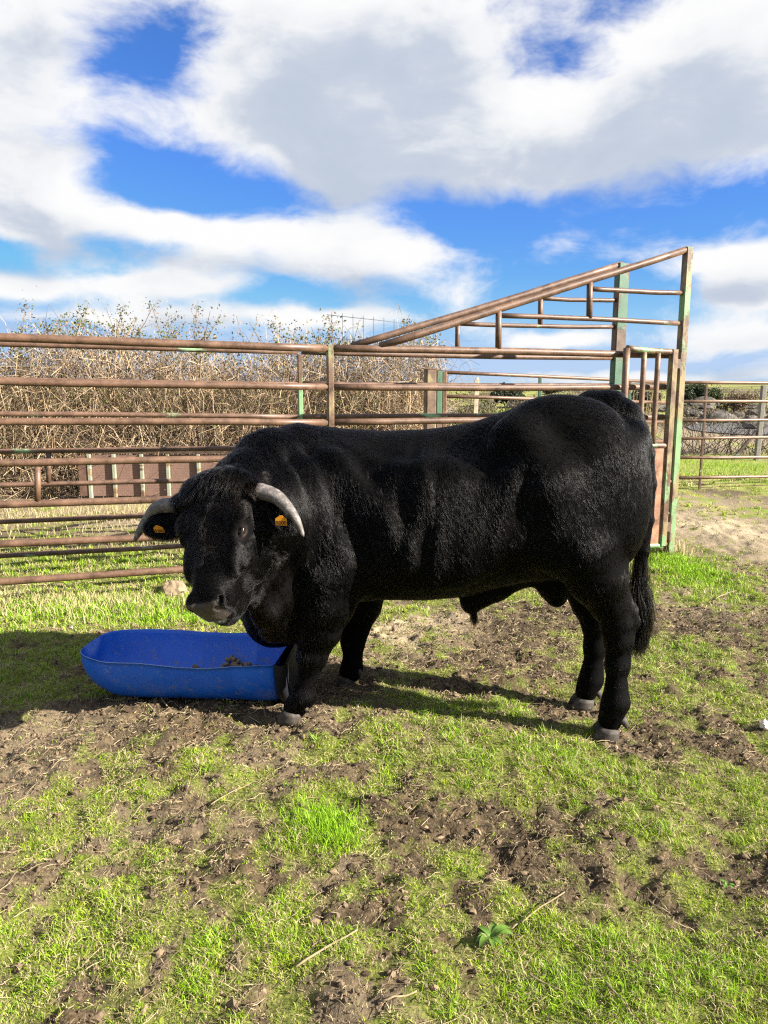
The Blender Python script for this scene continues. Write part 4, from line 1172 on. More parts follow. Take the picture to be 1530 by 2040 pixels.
fC = bV[bF].mean(1); fA = np.linalg.norm(fN, axis=1) / 2; fNn = fN / (np.linalg.norm(fN, axis=1, keepdims=True) + 1e-12)
ft, fl_, fn_ = hcoord(fC[:, 0], fC[:, 1], fC[:, 2])
is_head = (np.abs(fl_) < 0.17) & (ft > -0.12) & (ft < 0.62) & (fn_ > -0.30) & (fn_ < 0.10)
fs = (fC[:, :2] - BO) @ BF; flat = (fC[:, :2] - BO) @ BL
bald = np.maximum(nose[bF].mean(1) * 1.0, np.maximum(lip[bF].mean(1), (rim[bF].mean(1) > 0.5) * 1.0))
dens = np.where(flat > -0.05, 1.0, 0.35) * (1 - np.clip(bald * 1.6, 0, 1))
toward = np.einsum('ij,ij->i', fNn, (np.array([0, 0, CAM_H]) - fC) / np.linalg.norm(fC - np.array([0, 0, CAM_H]), axis=1, keepdims=True))
dens *= np.where(toward > -0.25, 1.0, 0.35) * np.where(is_head, 2.0, 1.0)
hr = np.random.default_rng(21)
NH = 720000
w_ = fA * dens; w_ /= w_.sum()
pick = hr.choice(len(bF), NH, p=w_)
uv = hr.random((NH, 2))
q0, q1, q2, q3 = (bV[bF[pick, i]] for i in range(4))
rootp = (q0 * (1 - uv[:, :1]) + q1 * uv[:, :1]) * (1 - uv[:, 1:]) + (q3 * (1 - uv[:, :1]) + q2 * uv[:, :1]) * uv[:, 1:]
n0, n1_, n2_, n3_ = (bN[bF[pick, i]] for i in range(4))
nrm = (n0 + n1_ + n2_ + n3_) / 4; nrm /= np.linalg.norm(nrm, axis=1, keepdims=True)
t2, l2, nn2 = hcoord(rootp[:, 0], rootp[:, 1], rootp[:, 2])
nlow = -0.13 - 0.16 * sstep(t2, 0.06, 0.20)
hdw = (1 - sstep(np.abs(l2), 0.135, 0.165)) * sstep(t2, -0.10, -0.05) * sstep(nn2, nlow - 0.05, nlow) * (1 - sstep(nn2, 0.09, 0.11)) * (t2 < 0.62)
hd = hdw > 0.5
s2 = (rootp[:, :2] - BO) @ BF; lat2 = (rootp[:, :2] - BO) @ BL; z2 = rootp[:, 2]
# comb directions
back = sstep(z2, 1.15, 1.40)[:, None]
comb = -FWD * (0.35 + 0.75 * back) - UP * (0.95 - 0.75 * back)
legw = (1 - sstep(z2, 0.45, 0.62))[:, None]
comb = comb * (1 - legw) + (-UP) * legw
neckw = sstep(s2, 1.25, 1.5)[:, None]
comb = comb * (1 - 0.6 * neckw) + neckw * 0.6 * (-UP + LEFT * 0.15)
rump = (1 - sstep(s2, -0.05, 0.15))[:, None]
comb = comb * (1 - rump) + rump * (-UP - FWD * 0.1)
# head: hair fans out from the whorl on the forehead
WH = np.array([0.155, 0.0, 0.03])
dv = np.stack([t2 - WH[0], l2 - WH[1], nn2 - WH[2]], 1)
fan = ha * dv[:, :1] + hl * dv[:, 1:2] + hn * dv[:, 2:3] * 0.4
sw = np.cross(np.broadcast_to(hn, fan.shape), fan)
fan = fan + 0.35 * sw
fan /= (np.linalg.norm(fan, axis=1, keepdims=True) + 1e-6)
lowface = sstep(t2, 0.30, 0.40)[:, None]
fan = fan * (1 - lowface) + lowface * (-ha * 0.2 + hl * np.sign(l2)[:, None] * 0.6 - hn * 0.6)
pollw = ((1 - sstep(t2, 0.02, 0.07)) * sstep(nn2, -0.10, -0.02))[:, None]
fan = fan * (1 - pollw) + pollw * (ha * 0.9 + hl * (l2[:, None] * 2.5) - hl * 0.35)
comb = comb / np.linalg.norm(comb, axis=1, keepdims=True)
comb = comb * (1 - hdw[:, None]) + fan * hdw[:, None] + 1e-5
# clumps share a wander
def cellrand(P, size, seed):
    c = np.floor(P / size).astype(np.int64)
    h = (c[:, 0] * 73856093) ^ (c[:, 1] * 19349663) ^ (c[:, 2] * 83492791) ^ (seed * 2654435761)
    tab = np.random.default_rng(seed).normal(size=(65536, 3))
    return tab[h & 65535]
jitp = rootp + hr.normal(scale=0.004, size=rootp.shape)
LOCK = 0.0105
# locks on the body are long and narrow along the lie of the hair
c2d = np.stack([np.einsum('ij,j->i', comb, FWD), comb[:, 2]], 1); c2d /= np.linalg.norm(c2d, axis=1, keepdims=True) + 1e-6
ca = np.round(np.arctan2(c2d[:, 1], c2d[:, 0]) / 0.5) * 0.5
along, across = s2 * np.cos(ca) + z2 * np.sin(ca), -s2 * np.sin(ca) + z2 * np.cos(ca)
acr = across / 0.0085 + hr.normal(scale=0.10, size=NH); lt_ = lat2 / 0.03
streak = np.stack([along / 0.038 + hr.normal(scale=0.15, size=NH) + 7.31 * np.sin(np.floor(acr) * 12.9898 + np.floor(lt_) * 4.137), acr, lt_], 1)
lockp = rootp + hr.normal(scale=0.0012, size=rootp.shape)
lockc = (np.floor(lockp / LOCK) + 0.5) * LOCK + 0.004 * cellrand(lockp, LOCK, 9)
comb = comb / np.linalg.norm(comb, axis=1, keepdims=True)
comb = comb + 0.10 * (1 - hdw[:, None]) * cellrand(streak, 1.0, 12) + (0.015 + 0.18 * hdw[:, None] * (1 - sstep(t2, 0.2, 0.34))[:, None]) * cellrand(lockp, LOCK, 1) + 0.07 * cellrand(jitp, 0.06, 2) + 0.045 * hr.normal(size=rootp.shape)
comb -= nrm * np.einsum('ij,ij->i', comb, nrm)[:, None]
comb /= np.linalg.norm(comb, axis=1, keepdims=True)
# lengths
Ln = np.full(NH, 0.018)
Ln += 0.013 * sstep(s2, 1.1, 1.5) * sstep(z2, 0.5, 0.9)                                  # neck
Ln += 0.022 * sstep(s2, 1.25, 1.5) * sstep(z2, 1.15, 1.32)                               # crest
Ln += 0.022 * (1 - sstep(s2, -0.05, 0.22)) * sstep(z2, 1.38, 1.46)                       # tail head
Ln += 0.012 * sstep(s2, 1.1, 1.4) * (1 - sstep(z2, 0.5, 0.66))                           # brisket
Ln *= 1 - 0.35 * (1 - sstep(z2, 0.25, 0.45))
Lh = 0.012 + 0.016 * (1 - sstep(t2, 0.20, 0.36)) + 0.034 * pollw[:, 0]
Lh = np.where(t2 > 0.40, 0.010, Lh)
Ln = Ln * (1 - hdw) + Lh * hdw
ear = np.zeros(NH, bool)
for sg in (1, -1):
    rt, tip, axd, face, wid = EAR[sg]
    dd = rootp - rt; a_ = dd @ axd
    ear |= (a_ > 0.03) & (np.abs(dd @ wid) < 0.08) & (np.abs(dd @ face) < 0.05) & (sg * l2 > 0.13)
Ln = np.where(ear, 0.026, Ln)
for e in EYES:
    de = np.linalg.norm(rootp - e, axis=1)
    Ln = np.where(de < 0.055, np.minimum(Ln, 0.004 + 0.35 * np.maximum(0, de - 0.030)), Ln)
Ln *= hr.uniform(0.65, 1.25, NH)
lift = 0.045 * (1 - hdw) * cellrand(streak, 1.0, 15)[:, 0] + 0.02 * cellrand(lockp, LOCK, 5)[:, 0] + 0.13 * (1 - hdw) + hdw * (0.20 + 0.22 * sstep(t2, 0.28, 0.36)) + 0.015 * cellrand(jitp, 0.02, 4)[:, 0] + 0.25 * pollw[:, 0] * hdw
lift = lift + 0.30 * sstep(s2, 1.2, 1.45) * sstep(z2, 1.12, 1.30) * (1 - hdw) + 0.25 * (1 - sstep(s2, -0.05, 0.22)) * sstep(z2, 1.38, 1.46) + hdw * 0.15 * (1 - sstep(t2, 0.05, 0.2))
lift = np.clip(lift, 0.07, 0.9)
KP = 4
ts_ = np.linspace(0, 1, KP)
Pst = np.empty((NH, KP, 3))
curl = 0.07 * cellrand(jitp, 0.012, 6)
pull = lockc - rootp; pull -= nrm * np.einsum('ij,ij->i', pull, nrm)[:, None]
for i, q in enumerate(ts_):
    Pst[:, i] = rootp - nrm * 0.001 + (comb * (q * np.sqrt(1 - 0.3 * lift))[:, None] + nrm * (lift * (q - 0.55 * q * q))[:, None] + curl * (q * q * 0.5)) * Ln[:, None] + pull * (0.25 * q ** 1.4)
    Pst[:, i, 2] -= 0.25 * q * q * np.maximum(0, Ln - 0.03)
rad = np.empty((NH, KP)); rad[:] = np.array([0.00065, 0.00060, 0.00045, 0.00015])
rad *= np.where(hd, 0.66, 0.70)[:, None]
coat = strands_obj('coat', Pst, rad, bull, m_hair)
coat['kind'] = 'stuff'

# ---- long hair: tail switch, sheath tuft, fringe between the horns
def tuft(name, guides, n, spread, length_j, r0, seed, curl=0.02, parent=None):
    """guides: polyline (k,3); strands follow it with growing spread."""
    r_ = np.random.default_rng(seed)
    gp = np.asarray(guides, float); k = 9
    tt = np.linspace(0, 1, len(gp)); tq = np.linspace(0, 1, k)
    base_ = np.stack([np.interp(tq, tt, gp[:, i]) for i in range(3)], 1)
    off = r_.normal(size=(n, 3)); start = r_.uniform(0, 0.45, n); ln = r_.uniform(1 - length_j, 1, n)
    P_ = np.empty((n, k, 3))
    wv = r_.normal(size=(n, 3)); ph_ = r_.uniform(0, 6.28, n); lock = np.floor(r_.random(n) * 14); lockr = np.random.default_rng(seed + 1).normal(size=(14, 3))
    for i, q in enumerate(tq):
        qq = start + (ln - start) * q
        c_ = np.stack([np.interp(qq, tq, base_[:, j]) for j in range(3)], 1)
        env = (0.35 + 1.0 * np.sin(np.pi * np.clip(qq * 0.85 + 0.05, 0, 1)))[:, None]
        P_[:, i] = c_ + off * spread * env * 0.55 + lockr[lock.astype(int)] * spread * 0.8 * (qq ** 1.3)[:, None] + wv * curl * np.sin(qq * 7 + ph_)[:, None] * 0.5
    rr = np.full((n, k), r0); rr[:, -1] *= 0.3
    return strands_obj(name, P_, rr, parent, m_hair)
tl = TAILP[-1][0]
sw_pts = [bull_plane(1277, 1080) + LEFT * 0.05, tl, bull_plane(1270, 1180) + LEFT * 0.05, bull_plane(1279, 1222) + LEFT * 0.05, bull_plane(1273, 1262) + LEFT * 0.05, bull_plane(1260, 1302) + LEFT * 0.05]
tuft('tail_switch', sw_pts, 1900, 0.015, 0.6, 0.0009, 31, 0.030, bull)
sp = bull_plane(938, 1200)
tuft('sheath_tuft', [sp + UP * 0.01, sp - UP * 0.03 - FWD * 0.012, bull_plane(946, 1250)], 420, 0.010, 0.5, 0.0008, 33, 0.004, bull)

# ---- horns
m_horn, t, b = mat_new('horn_keratin')
p = obj_coords(t)
n1 = t.noise(p, 45, 6, 0.65); n2 = t.noise(p, 160, 4, 0.7); n3 = t.noise(t.vmath('MULTIPLY', p, (1, 1, 2.5)), 26, 4, 0.6)
c = t.ramp(n1, [(0.28, (0.040, 0.034, 0.030)), (0.5, (0.10, 0.088, 0.08)), (0.72, (0.25, 0.22, 0.20))])
c = t.mix(t.math('MULTIPLY', t.smooth(n3, 0.60, 0.66), 0.7), c, (0.06, 0.050, 0.045))
t.link(c, b.inputs['Base Color']); b.inputs['Roughness'].default_value = 0.55
bump(t, b, t.math('ADD', n2, n1), 0.6, 0.003)
def spline(pts, n):
    pts = np.asarray(pts, float); k = len(pts)
    P_ = np.vstack([2 * pts[0] - pts[1], pts, 2 * pts[-1] - pts[-2]])
    out = []
    for i in range(n):
        f = i / (n - 1) * (k - 1); j = min(int(f), k - 2); u = f - j
        a, b_, c_, d_ = P_[j], P_[j + 1], P_[j + 2], P_[j + 3]
        out.append(0.5 * ((2 * b_) + (-a + c_) * u + (2 * a - 5 * b_ + 4 * c_ - d_) * u * u + (-a + 3 * b_ - 3 * c_ + d_) * u ** 3))
    return np.array(out)
bl, br_ = H(0.043, 0.115, -0.026), H(0.043, -0.115, -0.026)
def yb(p): return p[1]
HORN_L = [bl, H(0.043, 0.150, -0.024), PW(545, 987, yb(bl) - 0.045), PW(569, 1007, yb(bl) - 0.075), PW(590, 1035, yb(bl) - 0.10), PW(605, 1069, yb(bl) - 0.11)]
HORN_R = [br_, H(0.046, -0.150, -0.024), PW(318, 1010, yb(br_) + 0.03), PW(297, 1032, yb(br_) + 0.05), PW(280, 1056, yb(br_) + 0.045), PW(267, 1079, yb(br_) + 0.03)]
for name_pts in (HORN_L, HORN_R):
    sp_ = spline(name_pts, 30)
    tt = np.linspace(0, 1, 30)
    rr = np.interp(tt, [0, 0.2, 0.45, 0.7, 0.88, 0.97, 1.0], [0.038, 0.035, 0.029, 0.021, 0.013, 0.008, 0.003])
    rr = rr * (1 + 0.022 * np.sin(tt * 95) * (tt < 0.4))
    V, F = tube(sp_, rr, 20, wob=0.008)
    part('horn', V, F, m_horn, bull)

# ---- eyes
m_eye, t, b = mat_new('eye')
b.inputs['Base Color'].default_value = (0.012, 0.008, 0.006, 1); b.inputs['Roughness'].default_value = 0.08; b.inputs['Specular IOR Level'].default_value = 0.6
b.inputs['Coat Weight'].default_value = 0.6; b.inputs['Coat Roughness'].default_value = 0.03
def uvsphere(c, r, axes, n=18, m_=12):
    V, F = [], []
    for j in range(m_ + 1):
        ph_ = math.pi * j / m_
        for i in range(n):
            th = 2 * math.pi * i / n
            V.append(np.array(c) + axes[0] * r[0] * math.sin(ph_) * math.cos(th) + axes[1] * r[1] * math.sin(ph_) * math.sin(th) + axes[2] * r[2] * math.cos(ph_))
    for j in range(m_):
        for i in range(n):
            F.append((j * n + i, j * n + (i + 1) % n, (j + 1) * n + (i + 1) % n, (j + 1) * n + i))
    return V, F
for e in EYES:
    V, F = uvsphere(e, (0.024, 0.021, 0.019), HEAD_AX)
    part('eye', V, F, m_eye, bull)

# ---- hooves: two claws each, and dewclaws
m_hoof, t, b = mat_new('hoof_horn')
p = obj_coords(t)
n1 = t.noise(p, 40, 5, 0.65)
zc_ = t.n('ShaderNodeSeparateXYZ', {0: p}).outputs[2]
c = t.ramp(n1, [(0.3, (0.016, 0.012, 0.009)), (0.55, (0.045, 0.036, 0.027)), (0.75, (0.12, 0.095, 0.068))])
t.link(c, b.inputs['Base Color']); b.inputs['Roughness'].default_value = 0.7
bump(t, b, t.noise(t.vmath('MULTIPLY', p, (1, 1, 6)), 60, 4, 0.6), 0.5, 0.003)
def claw(c, fwd, side, Lh, Wh, Hh, inner):
    """One claw: pointed toe, upright heel; inner is the side of the cleft."""
    V = []
    lev = [(0.0, 1.0), (0.35, 0.965), (0.7, 0.88), (1.0, 0.72)]
    n = 14
    for (hz, sc) in lev:
        for k in range(n):
            a = 2 * math.pi * k / n
            x_, y_ = math.cos(a), math.sin(a)
            toe = max(0, x_)
            px_ = Lh * (x_ * (1.0 if x_ > 0 else 0.85)) * (sc if x_ > 0 else 0.95 - 0.05 * hz) - 0.30 * Lh * hz * (0.9 if x_ > 0 else 0.25)
            py_ = Wh * y_ * (1 - 0.45 * toe ** 2) * (0.9 + 0.1 * sc)
            if y_ * inner > 0: py_ *= 0.55
            V.append(np.array(c) + fwd * px_ + side * py_ + UP * hz * Hh * (0.80 + 0.2 * (0.5 - 0.5 * x_) * -1 + 0.2))
    F = [(i * n + k, i * n + (k + 1) % n, (i + 1) * n + (k + 1) % n, (i + 1) * n + k) for i in range(3) for k in range(n)]
    F += [tuple(range(n))[::-1], tuple(range(3 * n, 4 * n))]
    return V, F
for (fp, turn, scl) in FEET:
    fw = FWD * math.cos(turn) + LEFT * math.sin(turn); sd = np.cross(UP, fw)
    gz0 = ground_at(fp) if 'ground_at' in globals() else 0.0
    for sg in (1, -1):
        c_ = np.array([fp[0], fp[1], gz0 - 0.004]) + sd * sg * 0.034 * scl + fw * 0.004
        V, F = claw(c_, (fw + sd * sg * 0.06), sd, 0.066 * scl, 0.034 * scl, 0.066 * scl, -sg)
        part('hoof', V, F, m_hoof, bull)
        dc = np.array([fp[0], fp[1], gz0 + 0.092 * scl]) - fw * 0.062 * scl + sd * sg * 0.030 * scl
        V, F = tube([dc + fw * 0.02 + UP * 0.012, dc - fw * 0.004, dc - fw * 0.014 - UP * 0.018, dc - fw * 0.016 - UP * 0.034], [0.016, 0.019, 0.014, 0.004], 10)
        part('dewclaw', V, F, m_hoof, bull)

# ---- ear tags with their numbers
m_tag = plain('orange_tag', (0.60, 0.24, 0.015), 0.45, 0.4, 0.08, 40, bmp=0.05)
m_ink = plain('tag_ink', (0.035, 0.015, 0.01), 0.7, 0.2)
def ear_tag(ctr, right, up_, wdt, hgt, text):
    right = right / np.linalg.norm(right); up_ = up_ - right * (up_ @ right); up_ /= np.linalg.norm(up_); nn = np.cross(right, up_)
    prof_ = [(-0.5, -0.46), (-0.44, -0.5), (0.44, -0.5), (0.5, -0.46), (0.5, 0.18), (0.12, 0.5), (-0.12, 0.5), (-0.5, 0.18)]
    m_ = len(prof_)
    V = [np.array(ctr) + right * x * wdt + up_ * y * hgt + nn * zt_ for zt_ in (-0.0012, 0.0012) for x, y in prof_]
    F = [tuple(range(m_))[::-1], tuple(range(m_, 2 * m_))] + [(k, (k + 1) % m_, m_ + (k + 1) % m_, m_ + k) for k in range(m_)]
    tg = part('ear_tag', V, F, m_tag, bull, smooth=False)
    cu = bpy.data.curves.new('tag_number', 'FONT'); cu.body = text; cu.align_x = 'CENTER'; cu.align_y = 'CENTER'; cu.size = wdt * 0.46; cu.extrude = 0.0004; cu.offset = wdt * 0.004
    to = bpy.data.objects.new('tag_number_curve', cu)
    me = bpy.data.meshes.new_from_object(to); bpy.data.objects.remove(to); bpy.data.curves.remove(cu)
    vv = np.array([v.co[:] for v in me.vertices])
    W_ = np.array(ctr) - up_ * hgt * 0.24 + np.outer(vv[:, 0], right) + np.outer(vv[:, 1], up_) + np.outer(vv[:, 2] + 0.0018, nn) - root_loc(bull)
    me.vertices.foreach_set('co', W_.astype(np.float32).ravel()); me.update()
    me.materials.clear(); me.materials.append(m_ink)
    o = bpy.data.objects.new('tag_number', me); link_obj(o, tg)
    return tg
rt, tip, axd, face, wid = EAR[1]
tcam = np.array([0, 0, CAM_H])
def facing(c, right): 
    v_ = tcam - c; v_ /= np.linalg.norm(v_); return np.cross(v_, right)
c1 = PW(560, 1037, tip[1] - 0.045); ear_tag(c1, np.array([1, -0.12, -0.02]), np.array([0.03, -0.18, 1.0]), 0.046, 0.040, '5200')
c2 = PW(316, 1054, EAR[-1][1][1] - 0.035); ear_tag(c2, np.array([0.95, -0.25, 0.06]), np.array([0.45, -0.55, 0.7]), 0.044, 0.037, '5200')

# ================================================================== FEED TROUGH (a cut blue barrel)
m_blue, t, b = mat_new('blue_plastic')
p = obj_coords(t)
n1 = t.noise(p, 7, 5, 0.6); n2 = t.noise(t.vmath('MULTIPLY', p, (0.35, 1, 1)), 120, 5, 0.7, 0.5); n3 = t.noise(p, 22, 6, 0.7)
base = t.mix(n1, (0.004, 0.085, 0.50), (0.010, 0.150, 0.70))
base = t.mix(t.math('MULTIPLY', t.smooth(t.math('MULTIPLY', n2, n3), 0.30, 0.40), 0.6), base, (0.20, 0.30, 0.46))
lowz = t.smooth(t.n('ShaderNodeSeparateXYZ', {0: p}).outputs[2], 0.24, 0.03)
base = t.mix(t.math('MULTIPLY', t.math('MULTIPLY', t.smooth(n3, 0.52, 0.68), lowz), 0.6), base, (0.16, 0.125, 0.08))
base = t.mix(t.math('MULTIPLY', t.smooth(n3, 0.75, 0.79), 0.6), base, (0.13, 0.07, 0.035))
t.link(base, b.inputs['Base Color'])
t.link(t.math('MULTIPLY_ADD', n3, 0.3, 0.28), b.inputs['Roughness'])
b.inputs['Specular IOR Level'].default_value = 0.45
bump(t, b, t.math('ADD', n2, t.math('MULTIPLY', n1, 2.0)), 0.25, 0.004)
m_blue_edge = plain('cut_plastic_edge', (0.22, 0.32, 0.55), 0.6, 0.3)
m_black_plastic = plain('black_plastic', (0.010, 0.011, 0.014), 0.6, 0.2)
m_pellet = plain('feed_pellet', (0.21, 0.16, 0.105), 0.9, 0.15, 0.4, 90)

TR, TC = 0.280, np.array([-0.985, 3.685])
TC = TC + np.array([-0.015, 0.0])
tax = np.array([0.995, -0.06, 0]); tax /= np.linalg.norm(tax); tay = np.array([-tax[1], tax[0], 0])   # along, away
tz0 = ground_at((TC[0], TC[1])) - 0.008
TLEN = 0.50
trough = thing('feed_trough', (TC[0], TC[1], tz0), 'blue plastic barrel cut lengthwise as a feed trough under the bull head', 'trough')
# profile of half barrel: x along the axis, radius scale; a domed end on the left and a flanged end on the right
prof = [(-TLEN, 0.40), (-0.497, 0.50), (-0.487, 0.60), (-0.468, 0.70), (-0.44, 0.79), (-0.40, 0.87), (-0.35, 0.945), (-0.30, 0.99), (-0.282, 0.99), (-0.272, 0.99), (-0.255, 1.0), (-0.15, 1.0), (-0.02, 1.002), (-0.010, 0.992), (0.002, 0.992), (0.012, 1.002), (0.16, 1.0), (0.28, 1.0), (0.292, 0.99), (0.302, 0.99), (0.314, 1.0), (0.42, 1.0), (0.47, 0.985), (0.497, 0.955)]
NS = 36
def trough_pt(x, rr, th, bulge=0):
    y, z = math.cos(th) * TR * rr, math.sin(th) * TR * rr
    return np.array([TC[0], TC[1], tz0 + TR]) + tax * x + tay * y + np.array([0, 0, z])
def th_range(x):
    """The cut does not follow the middle of the barrel exactly."""
    cut = 0.045 * math.sin(x * 5 + 1) + 0.02 * math.sin(x * 13)
    return math.pi + 0.06 + cut, 2 * math.pi - 0.12 - cut * 0.5 + 0.05 * max(0, -x)
def shell(scale):
    V = []
    for (x, r) in prof:
        a0, a1 = th_range(x)
        for k in range(NS + 1):
            th = a0 + (a1 - a0) * k / NS
            dent = 0.004 * math.sin(x * 9 + th * 4) + 0.003 * math.sin(x * 23 - th * 5)
            V.append(trough_pt(x, r * (1 + dent) * scale, th))
    n = len(prof)
    F = [(i * (NS + 1) + k, i * (NS + 1) + k + 1, (i + 1) * (NS + 1) + k + 1, (i + 1) * (NS + 1) + k) for i in range(n - 1) for k in range(NS)]
    # end discs
    for i in (0, n - 1):
        c = len(V); a0, a1 = th_range(prof[i][0])
        p_l, p_r = V[i * (NS + 1)], V[i * (NS + 1) + NS]
        V.append((p_l + p_r) / 2 + (tax * -0.006 if i == 0 else tax * 0.004))
        for k in range(NS):
            F.append((c, i * (NS + 1) + k + 1, i * (NS + 1) + k) if i == 0 else (c, i * (NS + 1) + k, i * (NS + 1) + k + 1))
    return V, F
Vo, Fo = shell(1.0); Vi, Fi = shell(0.978)
no = len(Vo)
V = Vo + Vi; F = [f[::-1] for f in Fo] + [tuple(i + no for i in f) for f in Fi]
nr = len(prof)
edge_faces = []
for k in (0, NS):
    for i in range(nr - 1):
        a, bb = i * (NS + 1) + k, (i + 1) * (NS + 1) + k
        edge_faces.append((a, bb, bb + no, a + no))
for i, cidx in ((0, nr * (NS + 1)), (nr - 1, nr * (NS + 1) + 1)):
    a, bb = i * (NS + 1), i * (NS + 1) + NS
    edge_faces += [(a, cidx, cidx + no, a + no), (cidx, bb, bb + no, cidx + no)]
part('shell', V, F + edge_faces, [m_blue, m_blue_edge], trough, matidx=[0] * len(F) + [1] * len(edge_faces))
# black clamp ring and lid end on the right
ringV, ringF = [], []
for (x, r) in ((0.497, 0.93), (0.50, 1.0), (0.515, 1.03), (0.535, 1.03), (0.55, 1.0), (0.55, 0.9)):
    for k in range(NS + 1):
        ringV.append(trough_pt(x, r, math.pi + 0.02 + (math.pi - 0.04) * k / NS))
ringF = [(i * (NS + 1) + k, i * (NS + 1) + k + 1, (i + 1) * (NS + 1) + k + 1, (i + 1) * (NS + 1) + k) for i in range(5) for k in range(NS)]
part('lid_ring', ringV, [f[::-1] for f in ringF], m_black_plastic, trough)
dV = [trough_pt(0.545, 0.9, math.pi + 0.02 + (math.pi - 0.04) * k / NS) for k in range(NS + 1)]
dV2 = [q + tax * 0.012 for q in dV]
dF = [tuple(range(NS + 1)), tuple(range(NS + 1, 2 * NS + 2))[::-1]] + [(k, k + NS + 1, k + NS + 2, k + 1) for k in range(NS)] + [(NS, 2 * NS + 1, NS + 1, 0)]
part('lid', dV + dV2, dF, m_black_plastic, trough, smooth=False)
for k in (3, 8, 13, 18, 23, 28, 33):
    th = math.pi + math.pi * k / NS
    c = trough_pt(0.524, 0.97, th)
    V, F = box(c, 0.022, 0.012, 0.006, tax, tay * -math.sin(th) + np.array([0, 0, math.cos(th)])); part('rib', V, F, m_black_plastic, trough, smooth=False)

# feed pellets heaped on the trough floor: each one a thing of its own
pel = []
pr, ph = 0.0105, 0.016
pm = None
for i in range(70):
    a = random.gauss(0.19, 0.10); d = random.gauss(0.13, 0.045)
    a = max(-0.05, min(0.40, a)); d = max(0.0, min(0.21, d))
    heap = 0.075 * math.exp(-((a - 0.20) / 0.10) ** 2 - ((d - 0.13) / 0.09) ** 2)
    floor = TR * 0.978 - math.sqrt((TR * 0.978) ** 2 - d * d)
    pel.append((a, d, floor + pr + heap * random.uniform(0.15, 1.0)))
Vp, Fp = tube([(0, 0, -1.0), (0, 0, -0.92), (0, 0, 0.92), (0, 0, 1.0)], [0.8, 1.0, 1.0, 0.8], 9)
pm = mesh_from('feed_pellet', Vp * np.array([pr, pr, ph]), Fp, m_pellet)
for (a, d, z) in pel:
    o = bpy.data.objects.new('feed_pellet', pm)
    pos_ = np.array([TC[0], TC[1], tz0]) + tax * a + tay * d
    o.location = (pos_[0], pos_[1], tz0 + z)
    o.rotation_euler = (R(90 + random.uniform(-35, 35)), random.uniform(0, 6), random.uniform(0, 6))
    COL.objects.link(o)
    tag(o, 'short dark brown feed pellet heaped with others inside the blue trough', 'feed pellet', 'feed pellets in the blue trough')

# ================================================================== GRASS, STRAW, CLODS AND SMALL THINGS
r6 = np.random.default_rng(42)
def scatter(n, y0, y1, umin, umax, pw=1.0):
    """Ground points spread so that the picture is covered: uniform in area inside the view wedge."""
    out = []
    while sum(map(len, out)) < n:
        y = y0 + (y1 - y0) * r6.random(n * 2)
        w0, w1 = (umin - 765) / 1450 * y, (umax - 765) / 1450 * y
        wide = (w1 - w0).max()
        x = w0 + (w1 - w0) * r6.random(n * 2)
        keep = r6.random(n * 2) < (w1 - w0) / wide
        out.append(np.stack([x[keep], y[keep]], 1))
    return np.vstack(out)[:n]
def blades(X, Y, Z, h, wdt, lean, col, col_tip):
    """One blade per point: five vertices bent towards lean (n,2)."""
    n = len(X); a = r6.uniform(0, 2 * math.pi, n)
    sx, sy = np.cos(a) * wdt / 2, np.sin(a) * wdt / 2
    base_ = np.stack([X, Y, Z - 0.004], 1)
    mid = base_ + np.stack([lean[:, 0] * 0.35 * h, lean[:, 1] * 0.35 * h, 0.55 * h], 1)
    ll = np.minimum(np.hypot(lean[:, 0], lean[:, 1]), 1.3)
    tip_ = base_ + np.stack([lean[:, 0] * h, lean[:, 1] * h, h * (1 - 0.35 * ll ** 2)], 1)
    sd = np.stack([sx, sy, 0 * sx], 1)
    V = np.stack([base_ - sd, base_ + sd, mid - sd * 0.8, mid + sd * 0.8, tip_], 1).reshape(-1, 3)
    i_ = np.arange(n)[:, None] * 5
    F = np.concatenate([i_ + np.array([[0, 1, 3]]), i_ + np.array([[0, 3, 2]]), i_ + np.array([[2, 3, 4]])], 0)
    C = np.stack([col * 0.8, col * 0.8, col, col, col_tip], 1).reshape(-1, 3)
    return V, F, C
def zg_(X, Y): return ground_z(X, Y)

m_grass = col_mat('grass_blade', 0.5, 0.22, 0.25)
VV, FF, CC, off = [], [], [], 0
def put(V, F, C):
    global off
    VV.append(V); FF.append(F + off); CC.append(C); off += len(V)
